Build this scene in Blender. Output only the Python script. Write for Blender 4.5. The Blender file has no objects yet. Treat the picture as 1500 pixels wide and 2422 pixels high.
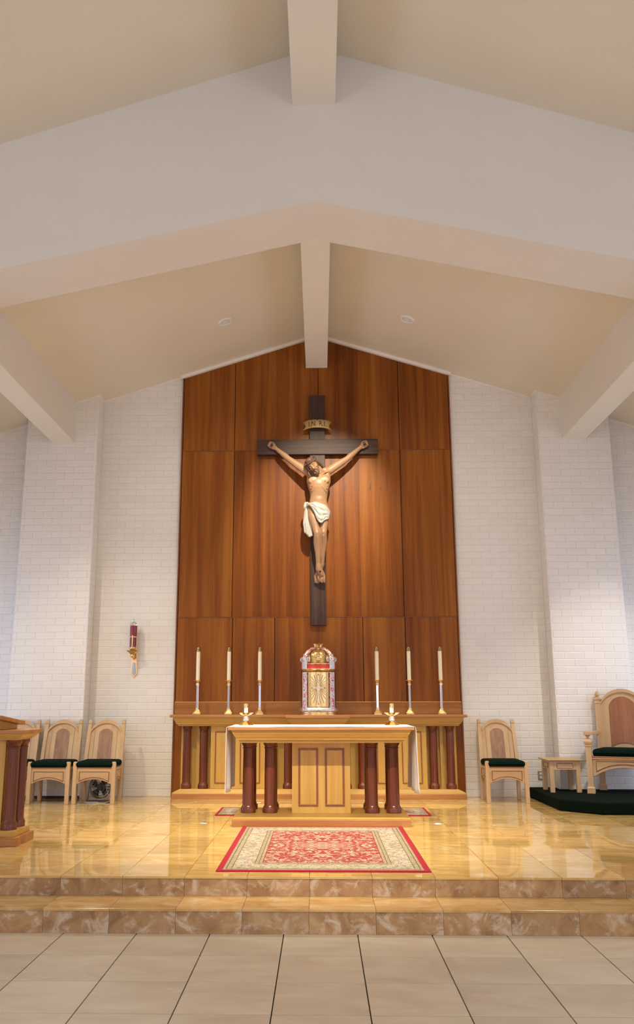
import bpy, bmesh, math, random
from mathutils import Vector, Matrix
random.seed(7)
PI = math.pi
S = bpy.context.scene
COL = S.collection

# ------------------------------------------------------------------ camera
CAM_H, F_PX, CX, CY = 1.55, 2000.0, 704.33, 1211.0
PITCH, ROLL, YAW = math.radians(12.58), math.radians(-0.0647), math.radians(1.4536)
RM = (Matrix.Rotation(YAW, 3, 'Z')
      @ Matrix(((1, 0, 0), (0, -math.sin(PITCH), math.cos(PITCH)), (0, math.cos(PITCH), math.sin(PITCH))))
      @ Matrix.Rotation(ROLL, 3, 'Z'))
cd = bpy.data.cameras.new('camera')
cam = bpy.data.objects.new('camera', cd)
COL.objects.link(cam)
cd.sensor_fit = 'VERTICAL'
cd.sensor_height = 36.0
cd.lens = 36.0 * F_PX / 2422.0
cd.shift_x = (750.0 - CX) / 2422.0
cd.shift_y = -(1211.0 - CY) / 2422.0
cd.clip_end = 200
R3 = Matrix((RM.col[0], RM.col[1], -RM.col[2])).transposed()
cam.matrix_world = Matrix.Translation((0, 0, CAM_H)) @ R3.to_4x4()
S.camera = cam

def at(px, py, Y):
    """photo pixel -> the point where its ray meets the upright plane y = Y"""
    d = RM @ Vector(((px - CX) / F_PX, (CY - py) / F_PX, 1.0))
    return Vector((0, 0, CAM_H)) + d * (Y / d.y)

# ------------------------------------------------------------------ world, lights, exposure
W = bpy.data.worlds.new('world')
S.world = W
W.use_nodes = True
W.node_tree.nodes['Background'].inputs[0].default_value = (0.62, 0.72, 1.0, 1)
W.node_tree.nodes['Background'].inputs[1].default_value = 0.6
S.view_settings.view_transform = 'Standard'
S.view_settings.look = 'None'
S.view_settings.gamma = 1.0
S.view_settings.use_curve_mapping = False
S.view_settings.exposure = 0.15

WARM = (1.0, 0.895, 0.68)
DAY = (0.82, 0.84, 0.985)
P_CRUCIFIX, P_SIDE_L, P_SIDE_R, P_NAVE, P_DOWN, P_NAVE_FILL, P_FLOOR_FILL = 1180, 240, 340, 1350, 60, 150, 950
E_WINDOW, E_SIDE = 3.3, 2.1
DAY_SIDE = (0.72, 0.82, 1.08)

# ------------------------------------------------------------------ mesh helpers
class MB:
    def __init__(s):
        s.v, s.f = [], []
    def add(s, vs, fs):
        o = len(s.v)
        s.v += [tuple(v) for v in vs]
        s.f += [tuple(i + o for i in f) for f in fs]
        return s
    def box(s, x0, x1, y0, y1, z0, z1):
        return s.frus((x0, x1, y0, y1, z0), (x0, x1, y0, y1, z1))
    def frus(s, a, b):
        q = lambda r: [(r[0], r[2], r[4]), (r[1], r[2], r[4]), (r[1], r[3], r[4]), (r[0], r[3], r[4])]
        return s.add(q(a) + q(b), [(3, 2, 1, 0), (4, 5, 6, 7), (0, 1, 5, 4), (1, 2, 6, 5), (2, 3, 7, 6), (3, 0, 4, 7)])
    def prism(s, poly, a0, a1, axis='y'):
        n = len(poly)
        def p(u, w, a):
            return (u, a, w) if axis == 'y' else ((a, u, w) if axis == 'x' else (u, w, a))
        vs = [p(u, w, a0) for u, w in poly] + [p(u, w, a1) for u, w in poly]
        fs = [tuple(range(n)), tuple(range(2 * n - 1, n - 1, -1))]
        fs += [(i, (i + 1) % n, n + (i + 1) % n, n + i) for i in range(n)]
        return s.add(vs, fs)
    def lathe(s, prof, c=(0, 0, 0), seg=24, a0=0.0, sx=1, sy=1):
        vs, fs = [], []
        for r, z in prof:
            for k in range(seg):
                a = a0 + 2 * PI * k / seg
                vs.append((c[0] + sx * r * math.cos(a), c[1] + sy * r * math.sin(a), c[2] + z))
        m = len(prof)
        for i in range(m - 1):
            for k in range(seg):
                k2 = (k + 1) % seg
                fs.append((i * seg + k, i * seg + k2, (i + 1) * seg + k2, (i + 1) * seg + k))
        fs.append(tuple(range(seg - 1, -1, -1)))
        fs.append(tuple(range((m - 1) * seg, m * seg)))
        return s.add(vs, fs)
    def tube(s, pts, r, seg=8, closed=False, flat=1.0):
        pts = [Vector(p) for p in pts]
        n = len(pts)
        rs = r if isinstance(r, (list, tuple)) else [r] * n
        vs, fs = [], []
        ref = None
        for i, p in enumerate(pts):
            if closed:
                d = pts[(i + 1) % n] - pts[i - 1]
            else:
                d = pts[min(i + 1, n - 1)] - pts[max(i - 1, 0)]
            d.normalize()
            if ref is None:
                ref = Vector((0, 1, 0)) if abs(d.y) < .9 else Vector((1, 0, 0))
            a = ref - d * ref.dot(d)
            a.normalize()
            ref = a
            b = d.cross(a)
            for k in range(seg):
                t = 2 * PI * k / seg
                vs.append(p + (a * math.cos(t) * flat + b * math.sin(t)) * rs[i])
        m = n if closed else n - 1
        for i in range(m):
            for k in range(seg):
                i2, k2 = (i + 1) % n, (k + 1) % seg
                fs.append((i * seg + k, i * seg + k2, i2 * seg + k2, i2 * seg + k))
        if not closed:
            fs.append(tuple(range(seg - 1, -1, -1)))
            fs.append(tuple(range((n - 1) * seg, n * seg)))
        return s.add(vs, fs)
    def ell(s, c, r, seg=14, rot=None):
        rx, ry, rz = (r, r, r) if isinstance(r, (int, float)) else r
        n = seg // 2
        vs, fs = [], []
        c = Vector(c)
        for i in range(n + 1):
            ph = PI * i / n
            for k in range(seg):
                t = 2 * PI * k / seg
                p = Vector((rx * math.sin(ph) * math.cos(t), ry * math.sin(ph) * math.sin(t), rz * math.cos(ph)))
                if rot is not None:
                    p = rot @ p
                vs.append(c + p)
        for i in range(n):
            for k in range(seg):
                k2 = (k + 1) % seg
                fs.append((i * seg + k, (i + 1) * seg + k, (i + 1) * seg + k2, i * seg + k2))
        return s.add(vs, fs)
    def caps(s, pts, rs, seg=12):
        """rounded tapered chain: tube plus a ball at each joint"""
        rs = rs if isinstance(rs, (list, tuple)) else [rs] * len(pts)
        for i in range(len(pts) - 1):
            s.tube([pts[i], pts[i + 1]], [rs[i], rs[i + 1]], seg)
        for p, r in zip(pts, rs):
            s.ell(p, r, seg)
        return s
    def grid(s, P, closed_u=False):
        nu, nv = len(P), len(P[0])
        vs = [p for row in P for p in row]
        fs = []
        for i in range(nu if closed_u else nu - 1):
            for j in range(nv - 1):
                i2 = (i + 1) % nu
                fs.append((i * nv + j, i2 * nv + j, i2 * nv + j + 1, i * nv + j + 1))
        return s.add(vs, fs)
    def xf(s, M):
        s.v = [tuple(M @ Vector(v)) for v in s.v]
        return s
    def mesh(s, name, smooth=False, dedupe=False):
        me = bpy.data.meshes.new(name)
        me.from_pydata(s.v, [], s.f)
        bm = bmesh.new()
        bm.from_mesh(me)
        if dedupe:
            bmesh.ops.remove_doubles(bm, verts=bm.verts, dist=1e-5)
        bmesh.ops.dissolve_degenerate(bm, edges=bm.edges, dist=1e-6)
        bmesh.ops.recalc_face_normals(bm, faces=bm.faces)
        bm.to_mesh(me)
        bm.free()
        if smooth:
            for p in me.polygons:
                p.use_smooth = True
            me.set_sharp_from_angle(angle=math.radians(smooth if smooth is not True else 40))
        me.update()
        return me
    def build(s, name, mat, parent=None, smooth=False, bevel=0, label=None, seg=2):
        me = s.mesh(name, smooth)
        me.materials.append(mat)
        o = bpy.data.objects.new(name, me)
        COL.objects.link(o)
        if parent is not None:
            o.parent = parent
        if bevel:
            m = o.modifiers.new('bevel', 'BEVEL')
            m.width = bevel
            m.segments = seg
            m.limit_method = 'ANGLE'
            m.angle_limit = math.radians(50)
        if label:
            o['label'] = label
        return o

def tag(o, label=None, cat=None, group=None, kind=None):
    if label: o['label'] = label
    if cat: o['category'] = cat
    if group: o['group'] = group
    if kind: o['kind'] = kind
    return o

def thing(name, label, cat, loc=(0, 0, 0), rz=0.0, group=None):
    o = bpy.data.objects.new(name, None)
    o.empty_display_size = .1
    COL.objects.link(o)
    o.location = loc
    o.rotation_euler = (0, 0, rz)
    return tag(o, label, cat, group)

def dup(root, label, loc, rz=None, parent=None):
    c = root.copy()
    COL.objects.link(c)
    if parent is not None:
        c.parent = parent
    else:
        c.location = loc
        if rz is not None:
            c.rotation_euler = (0, 0, rz)
        if label: c['label'] = label
    for ch in [o for o in root.children]:
        dup(ch, None, None, None, c)
    return c

def remesh(mb, name, mat, parent, voxel, smooth_it=4, label=None):
    me = mb.mesh(name + '_src')
    o = bpy.data.objects.new(name + '_src', me)
    COL.objects.link(o)
    m = o.modifiers.new('r', 'REMESH')
    m.mode = 'VOXEL'
    m.voxel_size = voxel
    m.use_smooth_shade = True
    if smooth_it:
        q = o.modifiers.new('s', 'SMOOTH')
        q.factor = .5
        q.iterations = smooth_it
    dg = bpy.context.evaluated_depsgraph_get()
    dg.update()
    out = bpy.data.meshes.new_from_object(o.evaluated_get(dg))
    bpy.data.objects.remove(o)
    bpy.data.meshes.remove(me)
    out.name = name
    out.materials.clear()
    out.materials.append(mat)
    for p in out.polygons:
        p.use_smooth = True
        p.material_index = 0
    r = bpy.data.objects.new(name, out)
    COL.objects.link(r)
    r.parent = parent
    if label: r['label'] = label
    return r

# ------------------------------------------------------------------ material helpers
class NT:
    def __init__(s, name):
        s.m = bpy.data.materials.new(name)
        s.m.use_nodes = True
        s.t = s.m.node_tree
        s.b = s.t.nodes['Principled BSDF']
    def n(s, typ, ins=None, **kw):
        nd = s.t.nodes.new(typ)
        for k, v in kw.items():
            setattr(nd, k, v)
        for k, v in (ins or {}).items():
            s.set(nd.inputs[k], v)
        return nd
    def set(s, sock, v):
        if hasattr(v, 'is_output'):
            s.t.links.new(v, sock)
        elif hasattr(v, 'outputs'):
            s.t.links.new(v.outputs[0], sock)
        else:
            if isinstance(v, (tuple, list)) and len(v) == 3 and sock.type == 'RGBA':
                v = (*v, 1)
            sock.default_value = v
    def ramp(s, fac, stops, interp='LINEAR'):
        r = s.n('ShaderNodeValToRGB', {'Fac': fac})
        r.color_ramp.interpolation = interp
        e = r.color_ramp.elements
        while len(e) < len(stops):
            e.new(.5)
        for el, (p, c) in zip(e, stops):
            el.position = p
            el.color = (*c, 1) if len(c) == 3 else c
        return r
    def math(s, op, a, b=0.0, c=None):
        ins = {0: a, 1: b}
        if c is not None: ins[2] = c
        return s.n('ShaderNodeMath', ins, operation=op)
    def mix(s, fac, a, b, mode='MIX'):
        m = s.n('ShaderNodeMix', {0: fac, 6: a, 7: b}, data_type='RGBA', blend_type=mode)
        return m.outputs[2]
    def coords(s, rand=13.0, scale=(1, 1, 1)):
        tc = s.n('ShaderNodeTexCoord')
        v = tc.outputs['Object']
        if rand:
            oi = s.n('ShaderNodeObjectInfo')
            off = s.math('MULTIPLY', oi.outputs['Random'], rand)
            v = s.n('ShaderNodeVectorMath', {0: v, 1: off}, operation='ADD').outputs[0]
        mp = s.n('ShaderNodeMapping', {'Vector': v, 'Scale': scale})
        return mp.outputs[0]
    def bsdf(s, **kw):
        for k, v in kw.items():
            s.set(s.b.inputs[k.replace('_', ' ')], v)
        return s
    def bump(s, h, strength=.2, dist=.01):
        b = s.n('ShaderNodeBump', {'Height': h, 'Strength': strength, 'Distance': dist})
        s.set(s.b.inputs['Normal'], b.outputs[0])

def plain(name, col, rough=.5, metal=0.0, **kw):
    t = NT(name)
    t.bsdf(Base_Color=col, Roughness=rough, Metallic=metal, **kw)
    return t.m

def wood(name, dark, mid, light, axis=2, rough=.32, coat=.25, across=9.0, along=.45, strips=0, spec=.5):
    t = NT(name)
    sc = [across] * 3
    sc[axis] = along
    v = t.coords(13.0, tuple(sc))
    a = t.n('ShaderNodeTexNoise', {'Vector': v, 'Scale': 1.0, 'Detail': 7.0, 'Roughness': .62, 'Distortion': .5})
    sc2 = [150.0] * 3
    sc2[axis] = 3.0
    v2 = t.coords(5.0, tuple(sc2))
    f = t.n('ShaderNodeTexNoise', {'Vector': v2, 'Scale': 1.0, 'Detail': 3.0})
    k = t.math('MULTIPLY_ADD', f.outputs[0], .22, a.outputs[0])
    k = t.math('SUBTRACT', k, .11)
    if strips:
        tc = t.n('ShaderNodeTexCoord')
        sx = t.n('ShaderNodeSeparateXYZ', {0: tc.outputs['Object']})
        fl = t.math('FLOOR', t.math('MULTIPLY', sx.outputs[0], strips))
        wn = t.n('ShaderNodeTexWhiteNoise', {'W': fl}, noise_dimensions='1D')
        k = t.math('MULTIPLY_ADD', t.math('SUBTRACT', wn.outputs[0], .5), .13, k)
        oi = t.n('ShaderNodeObjectInfo')
        k = t.math('MULTIPLY_ADD', t.math('SUBTRACT', oi.outputs['Random'], .5), .16, k)
    r = t.ramp(k, [(.28, dark), (.5, mid), (.72, light)])
    t.bsdf(Base_Color=r, Roughness=rough, Coat_Weight=coat, Coat_Roughness=.2, Specular_IOR_Level=spec)
    t.bump(f.outputs[0], .04, .002)
    return t.m

def paint(name, col, rough=.6, stucco=0.35, scale=60.0, spots=True):
    t = NT(name)
    v = t.coords(0)
    big = t.n('ShaderNodeTexNoise', {'Vector': v, 'Scale': .9, 'Detail': 4.0})
    c = t.mix(big.outputs[0], tuple(x * .95 for x in col), tuple(min(1, x * 1.03) for x in col))
    t.bsdf(Base_Color=c, Roughness=rough)
    n = t.n('ShaderNodeTexNoise', {'Vector': v, 'Scale': scale, 'Detail': 4.0, 'Roughness': .7})
    t.bump(n.outputs[0], stucco, .006)
    return t.m

def stone(name, c_lo, c_mid, c_hi, c_white, rough, sc=1.0, white=.55, bump=.02, tone=.5):
    t = NT(name)
    v = t.coords(31.0, (3.0 * sc, 7.0 * sc, 3.0 * sc))
    a = t.n('ShaderNodeTexNoise', {'Vector': v, 'Scale': 1.0, 'Detail': 8.0, 'Roughness': .6, 'Distortion': 1.2})
    r = t.ramp(a.outputs[0], [(.3, c_lo), (.5, c_mid), (.7, c_hi)])
    v2 = t.coords(57.0, (4.0 * sc, 5.0 * sc, 4.0 * sc))
    b = t.n('ShaderNodeTexNoise', {'Vector': v2, 'Scale': 1.3, 'Detail': 9.0, 'Roughness': .68, 'Distortion': .6})
    m = t.ramp(b.outputs[0], [(white, (0, 0, 0)), (white + .13, (1, 1, 1))])
    c = t.mix(t.math('MULTIPLY', m.outputs[0], .75), r.outputs[0], c_white)
    oi = t.n('ShaderNodeObjectInfo')
    g = t.ramp(oi.outputs['Random'], [(0, (1 - tone * .35,) * 3), (1, (1 + tone * .25,) * 3)])
    c = t.mix(1.0, c, g.outputs[0], 'MULTIPLY')
    t.bsdf(Base_Color=c, Roughness=rough)
    f = t.n('ShaderNodeTexNoise', {'Vector': t.coords(3.0, (60, 60, 60)), 'Scale': 1.0, 'Detail': 4.0})
    t.bump(f.outputs[0], bump, .003)
    return t.m

M = {}
M['ceil'] = paint('ceiling_paint', (.77, .705, .57), .7, .3, 70)
M['plaster'] = paint('wall_plaster', (.77, .735, .68), .7, .15, 55)
M['beam'] = paint('beam_paint', (.81, .765, .67), .6, .12, 60)
M['trimw'] = paint('trim_paint', (.86, .80, .73), .45, .05, 60)
M['mortar'] = paint('mortar_paint', (.78, .745, .70), .6, .3, 90)
t = NT('brick_paint')
v = t.coords(9.0, (30, 30, 30))
nz = t.n('ShaderNodeTexNoise', {'Vector': v, 'Scale': 1.0, 'Detail': 5.0, 'Roughness': .6})
oi = t.n('ShaderNodeObjectInfo')
c = t.mix(oi.outputs['Random'], (.80, .77, .73), (.83, .80, .76))
t.bsdf(Base_Color=c, Roughness=.33)
t.bump(nz.outputs[0], .22, .004)
M['brick'] = t.m
M['tile'] = stone('nave_tile', (.53, .44, .335), (.59, .505, .39), (.645, .56, .445), (.69, .61, .50), .38, .55, .58, .02, .22)
t = NT('nave_tile_far')
tc = t.n('ShaderNodeTexCoord')
bk = t.n('ShaderNodeTexBrick', {'Vector': tc.outputs['Object'], 'Color1': (.58, .48, .38), 'Color2': (.62, .52, .42), 'Mortar': (.12, .09, .07),
                                'Scale': 1.0, 'Mortar Size': .004, 'Brick Width': .503, 'Row Height': .504}, offset=0.0)
t.bsdf(Base_Color=bk.outputs[0], Roughness=.4)
M['tilefar'] = t.m
M['grout'] = plain('dark_grout', (.075, .052, .037), .85)
M['plat'] = stone('polished_travertine', (.50, .30, .095), (.60, .39, .135), (.69, .49, .205), (.80, .64, .39), .025, .8, .56, 0.0, .4)
M['plat'].node_tree.nodes['Principled BSDF'].inputs['IOR'].default_value = 1.65
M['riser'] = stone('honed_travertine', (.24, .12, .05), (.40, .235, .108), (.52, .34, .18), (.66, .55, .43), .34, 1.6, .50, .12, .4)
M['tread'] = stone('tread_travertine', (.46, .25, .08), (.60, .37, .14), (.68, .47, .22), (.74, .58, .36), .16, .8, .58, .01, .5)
M['groutp'] = plain('stone_grout', (.16, .09, .045), .8)
M['panel'] = wood('mahogany_panel', (.120, .026, .001), (.228, .064, .005), (.335, .116, .014), 2, .40, 0.0, 8.0, .25, 3.4, .24)
M['panelx'] = wood('mahogany_board', (.25, .085, .015), (.37, .145, .03), (.46, .21, .055), 0, .40, .05, spec=.3)
M['panedge'] = plain('panel_joint', (.045, .014, .006), .5)
M['gold_trim'] = plain('gold_bead', (.75, .38, .09), .35, .1)
M['maple'] = wood('maple_upright', (.47, .26, .06), (.57, .335, .082), (.65, .405, .12), 2, .40, .08, spec=.35)
M['maplex'] = wood('maple_rail', (.43, .235, .052), (.53, .305, .072), (.62, .375, .105), 0, .40, .08, spec=.35)
M['cherryx'] = wood('cherry_edge', (.29, .105, .028), (.42, .175, .05), (.52, .25, .085), 0, .38, .1)
M['cherry'] = wood('cherry_upright', (.25, .085, .03), (.34, .13, .05), (.44, .19, .08), 2, .35, .2)
M['mahog'] = wood('mahogany_column', (.085, .017, .006), (.145, .032, .011), (.205, .054, .019), 2, .32, .12, 12, .6, spec=.4)
M['bead'] = wood('walnut_bead', (.15, .045, .012), (.23, .075, .022), (.30, .11, .035), 2, .4, .1)
M['ash'] = wood('ash_upright', (.49, .30, .15), (.595, .39, .205), (.665, .46, .26), 2, .45, .08)
M['ashx'] = wood('ash_rail', (.47, .285, .135), (.575, .37, .19), (.645, .44, .245), 0, .45, .08)
M['walnut'] = wood('walnut_inset', (.24, .115, .065), (.34, .18, .105), (.43, .25, .155), 2, .45, .08, 26, .5)
M['crossw'] = wood('cross_wood', (.028, .013, .009), (.052, .025, .018), (.085, .043, .031), 2, .5, 0.0, 22, .8, spec=.3)
M['crosswx'] = wood('crossbeam_wood', (.028, .013, .009), (.052, .025, .018), (.085, .043, .031), 0, .5, 0.0, 22, .8, spec=.3)
M['cloth'] = plain('white_linen', (.91, .90, .90), .75, 0)
t = NT('green_fabric')
f = t.n('ShaderNodeTexNoise', {'Vector': t.coords(0, (400, 400, 400)), 'Scale': 1.0, 'Detail': 2.0})
t.bsdf(Base_Color=t.ramp(f.outputs[0], [(.3, (.0015, .008, .005)), (.7, (.004, .016, .011))]), Roughness=.95)
t.b.inputs['Specular IOR Level'].default_value = .08
t.bump(f.outputs[0], .3, .002)
M['green'] = t.m
t = NT('green_carpet')
f = t.n('ShaderNodeTexNoise', {'Vector': t.coords(0, (260, 260, 260)), 'Scale': 1.0, 'Detail': 3.0})
t.bsdf(Base_Color=t.ramp(f.outputs[0], [(.3, (.0015, .0045, .0025)), (.7, (.006, .012, .007))]), Roughness=1.0)
t.b.inputs['Specular IOR Level'].default_value = .08
t.bump(f.outputs[0], .5, .004)
M['carpet'] = t.m
M['brass'] = plain('polished_brass', (.83, .56, .25), .16, 1.0)
M['brassdk'] = plain('antique_brass', (.44, .28, .11), .3, 1.0)
M['gold'] = plain('gold_metal', (.80, .56, .26), .26, 1.0)
M['chrome'] = plain('mirror_steel', (.80, .80, .86), .06, 1.0)
M['crystal'] = plain('cut_crystal', (.85, .84, .88), .08, .75)
M['wax'] = plain('cream_wax', (.86, .78, .58), .45, 0)
M['wax'].node_tree.nodes['Principled BSDF'].inputs['Subsurface Weight'].default_value = .1
M['waxw'] = plain('white_wax', (.88, .86, .80), .45, 0)
M['redband'] = plain('red_enamel', (.68, .035, .015), .3, 0)
M['flesh'] = plain('painted_flesh', (.345, .19, .098), .42, 0)
M['hair'] = plain('painted_hair', (.115, .052, .024), .5, 0)
M['thorn'] = plain('thorn_brown', (.10, .052, .028), .5, 0)
M['blood'] = plain('painted_wound', (.36, .07, .025), .4, 0)
M['face'] = M['flesh']
M['loin'] = plain('painted_white_drape', (.44, .42, .375), .5, 0)
M['nail'] = plain('iron_nail', (.035, .03, .028), .4, .6)
M['scroll'] = plain('gilded_scroll', (.42, .27, .10), .45, .3)
M['ink'] = plain('black_lettering', (.012, .010, .009), .5, 0)
M['black'] = plain('black_plastic', (.014, .014, .016), .4, 0)
M['wire'] = plain('grey_wire', (.20, .20, .21), .35, .6)
M['cable'] = plain('grey_cable', (.50, .48, .47), .5, 0)
M['steel'] = plain('outlet_steel', (.42, .40, .39), .35, .8)
M['whiteplastic'] = plain('white_plastic', (.80, .78, .75), .4, 0)
M['lamptrim'] = plain('lamp_trim', (.82, .80, .77), .4, 0)
t = NT('lamp_lens')
t.bsdf(Base_Color=(.62, .58, .54), Roughness=.5, Emission_Color=(1, .85, .65), Emission_Strength=.04)
M['lens'] = t.m
t = NT('spot_lens')
t.bsdf(Base_Color=(.8, .8, .8), Roughness=.3, Emission_Color=(*WARM, 1), Emission_Strength=4.0)
M['spotlens'] = t.m
t = NT('daylit_glass')
t.bsdf(Base_Color=(.2, .2, .22), Roughness=.2, Emission_Color=(*DAY, 1), Emission_Strength=E_WINDOW)
M['dayglass'] = t.m
t = NT('daylit_side_glass')
t.bsdf(Base_Color=(.2, .2, .22), Roughness=.2, Emission_Color=(*DAY_SIDE, 1), Emission_Strength=E_SIDE)
M['dayside'] = t.m
t = NT('ruby_glass')
nz = t.n('ShaderNodeTexVoronoi', {'Vector': t.coords(0), 'Scale': 90.0})
t.bsdf(Base_Color=t.ramp(nz.outputs[0], [(0, (.42, .004, .022)), (.8, (.17, .001, .008))]), Roughness=.12, Coat_Weight=.4)
t.b.inputs['Transmission Weight'].default_value = .2
t.bump(nz.outputs[0], .5, .004)
M['ruby'] = t.m
# silver filigree over red enamel
t = NT('silver_filigree')
v = t.coords(0)
a = t.n('ShaderNodeTexNoise', {'Vector': v, 'Scale': 34.0, 'Detail': 2.0, 'Distortion': 1.6})
m1 = t.ramp(a.outputs[0], [(.53, (0, 0, 0)), (.56, (1, 1, 1))])
b = t.n('ShaderNodeTexVoronoi', {'Vector': v, 'Scale': 70.0}, feature='DISTANCE_TO_EDGE')
sil = t.ramp(b.outputs[0], [(0, (.50, .49, .48)), (.16, (.92, .91, .90))])
t.bsdf(Base_Color=t.mix(m1.outputs[0], sil.outputs[0], (.60, .03, .02)), Roughness=.3,
       Metallic=t.math('SUBTRACT', 1.0, m1.outputs[0]))
t.bump(b.outputs[0], .9, .004)
M['filigree'] = t.m
t = NT('silver_relief')
b = t.n('ShaderNodeTexVoronoi', {'Vector': t.coords(0), 'Scale': 75.0}, feature='DISTANCE_TO_EDGE')
t.bsdf(Base_Color=t.ramp(b.outputs[0], [(0, (.55, .54, .53)), (.2, (.93, .92, .91))]), Roughness=.34, Metallic=1.0)
t.bump(b.outputs[0], .9, .004)
M['silver'] = t.m

def rug_mat(name, hx, hy, s=1.0):
    t = NT(name)
    tc = t.n('ShaderNodeTexCoord')
    sp = t.n('ShaderNodeSeparateXYZ', {0: tc.outputs['Object']})
    ax = t.math('ABSOLUTE', sp.outputs[0])
    ay = t.math('ABSOLUTE', sp.outputs[1])
    d = t.math('MINIMUM', t.math('SUBTRACT', hx, ax), t.math('SUBTRACT', hy, ay))
    sym = t.n('ShaderNodeCombineXYZ', {0: ax, 1: ay, 2: 0.0})
    def blotch(scale, lo, hi, dist=1.0, det=3.0):
        nz = t.n('ShaderNodeTexNoise', {'Vector': sym.outputs[0], 'Scale': scale, 'Detail': det, 'Distortion': dist, 'Roughness': .6})
        return t.ramp(nz.outputs[0], [(lo, (0, 0, 0)), (hi, (1, 1, 1))])
    cream, tan, red, dk, olive = (.40, .345, .245), (.29, .215, .12), (.30, .020, .021), (.055, .04, .025), (.22, .18, .10)
    field = t.mix(blotch(15, .505, .555, 1.8).outputs[0], red, cream)
    field = t.mix(blotch(34, .60, .64, 1.2).outputs[0], field, tan)
    field = t.mix(blotch(42, .63, .66, 1.0).outputs[0], field, dk)
    rr = t.math('SQRT', t.math('ADD', t.math('POWER', t.math('DIVIDE', sp.outputs[0], .34 * s), 2.0), t.math('POWER', t.math('DIVIDE', sp.outputs[1], .30 * s), 2.0)))
    med = t.ramp(rr, [(.55, (1, 1, 1)), (.62, (0, 0, 0))])
    medc = t.mix(blotch(24, .50, .55, 1.6).outputs[0], cream, red)
    field = t.mix(t.math('MULTIPLY', med.outputs[0], .6), field, medc)
    border = t.mix(blotch(13, .52, .55, 2.2).outputs[0], (.43, .39, .305), (.30, .235, .145))
    border = t.mix(blotch(24, .58, .62, 1.2).outputs[0], border, (.27, .085, .05))
    border = t.mix(blotch(21, .59, .62, 1.6).outputs[0], border, olive)
    vor = t.n('ShaderNodeTexVoronoi', {'Vector': sym.outputs[0], 'Scale': 60.0})
    guard = t.mix(t.ramp(vor.outputs[0], [(.35, (0, 0, 0)), (.45, (1, 1, 1))]).outputs[0], cream, tan)
    def band(lo, hi):
        return t.math('MULTIPLY', t.math('GREATER_THAN', d, lo * s), t.math('LESS_THAN', d, hi * s))
    c = field
    c = t.mix(t.math('LESS_THAN', d, .335 * s), c, (.24, .02, .02))
    c = t.mix(t.math('LESS_THAN', d, .328 * s), c, guard)
    c = t.mix(band(.300, .305), c, dk)
    c = t.mix(t.math('LESS_THAN', d, .275 * s), c, dk)
    c = t.mix(t.math('LESS_THAN', d, .270 * s), c, border)
    c = t.mix(t.math('LESS_THAN', d, .112 * s), c, dk)
    c = t.mix(t.math('LESS_THAN', d, .107 * s), c, guard)
    c = t.mix(band(.066, .072), c, dk)
    c = t.mix(t.math('LESS_THAN', d, .045 * s), c, (.32, .006, .018))
    t.bsdf(Base_Color=c, Roughness=.95)
    fz = t.n('ShaderNodeTexNoise', {'Vector': tc.outputs['Object'], 'Scale': 300.0, 'Detail': 2.0})
    t.bump(fz.outputs[0], .4, .004)
    return t.m
M['rugbind'] = plain('red_rug_binding', (.32, .006, .018), .95, 0)

# ------------------------------------------------------------------ the setting
ZP = .296                     # platform level
Y1, Y2 = 6.228, 6.609         # the two risers
Z1 = .160                     # lower step level
YG0, YG1 = 7.53, 8.25         # gable wall, nave face and chancel face
YW = 11.86                    # brick back wall
YPAN = 11.82                  # wood panelling face
X0 = -.016                    # axis of the roof
def zc(x): return 6.905 - .318 * abs(x - X0)       # chancel ceiling
def zn(x): return 8.165 - .332 * abs(x - X0)       # nave ceiling
def zs(x): return 6.395 - .2225 * abs(x - X0)      # arch soffit
def struct(mb, name, mat, **kw):
    return tag(mb.build(name, mat, **kw), kind='structure')

# nave floor: base slab, far tiles, near tiles as pieces
fl = struct(MB().box(-7.2, 7.2, -9.2, Y2, -.30, -.012), 'floor', M['grout'])
MB().box(-7.0, 7.0, -9.0, 3.213, -.012, 0.0).build('far_tiling', M['tilefar'], fl)
MB().box(-7.0, -4.28, 3.213, Y1, -.012, 0.0).build('side_tiling', M['tilefar'], fl)
MB().box(4.272, 7.0, 3.213, Y1, -.012, 0.0).build('side_tiling', M['tilefar'], fl)
g = .0036
tm = MB().frus((-.2514 + g, .2514 - g, -.252 + g, .252 - g, -.012), (-.2514 + g, .2514 - g, -.252 + g, .252 - g, -.001))
tm.frus((-.2514 + g, .2514 - g, -.252 + g, .252 - g, -.001), (-.2499 + g, .2499 - g, -.2505 + g, .2505 - g, 0))
tm = tm.mesh('floor_tile')
tm.materials.append(M['tile'])
def piece(me, name, parent, loc, scale=None):
    o = bpy.data.objects.new(name, me)
    COL.objects.link(o)
    o.parent = parent
    o.location = loc
    if scale: o.scale = scale
    return o
for j in range(6):
    for i in range(-9, 8):
        piece(tm, 'floor_tile', fl, (.2462 + .5028 * (i + .5), 6.235 - .504 * (j + .5), 0))
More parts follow.
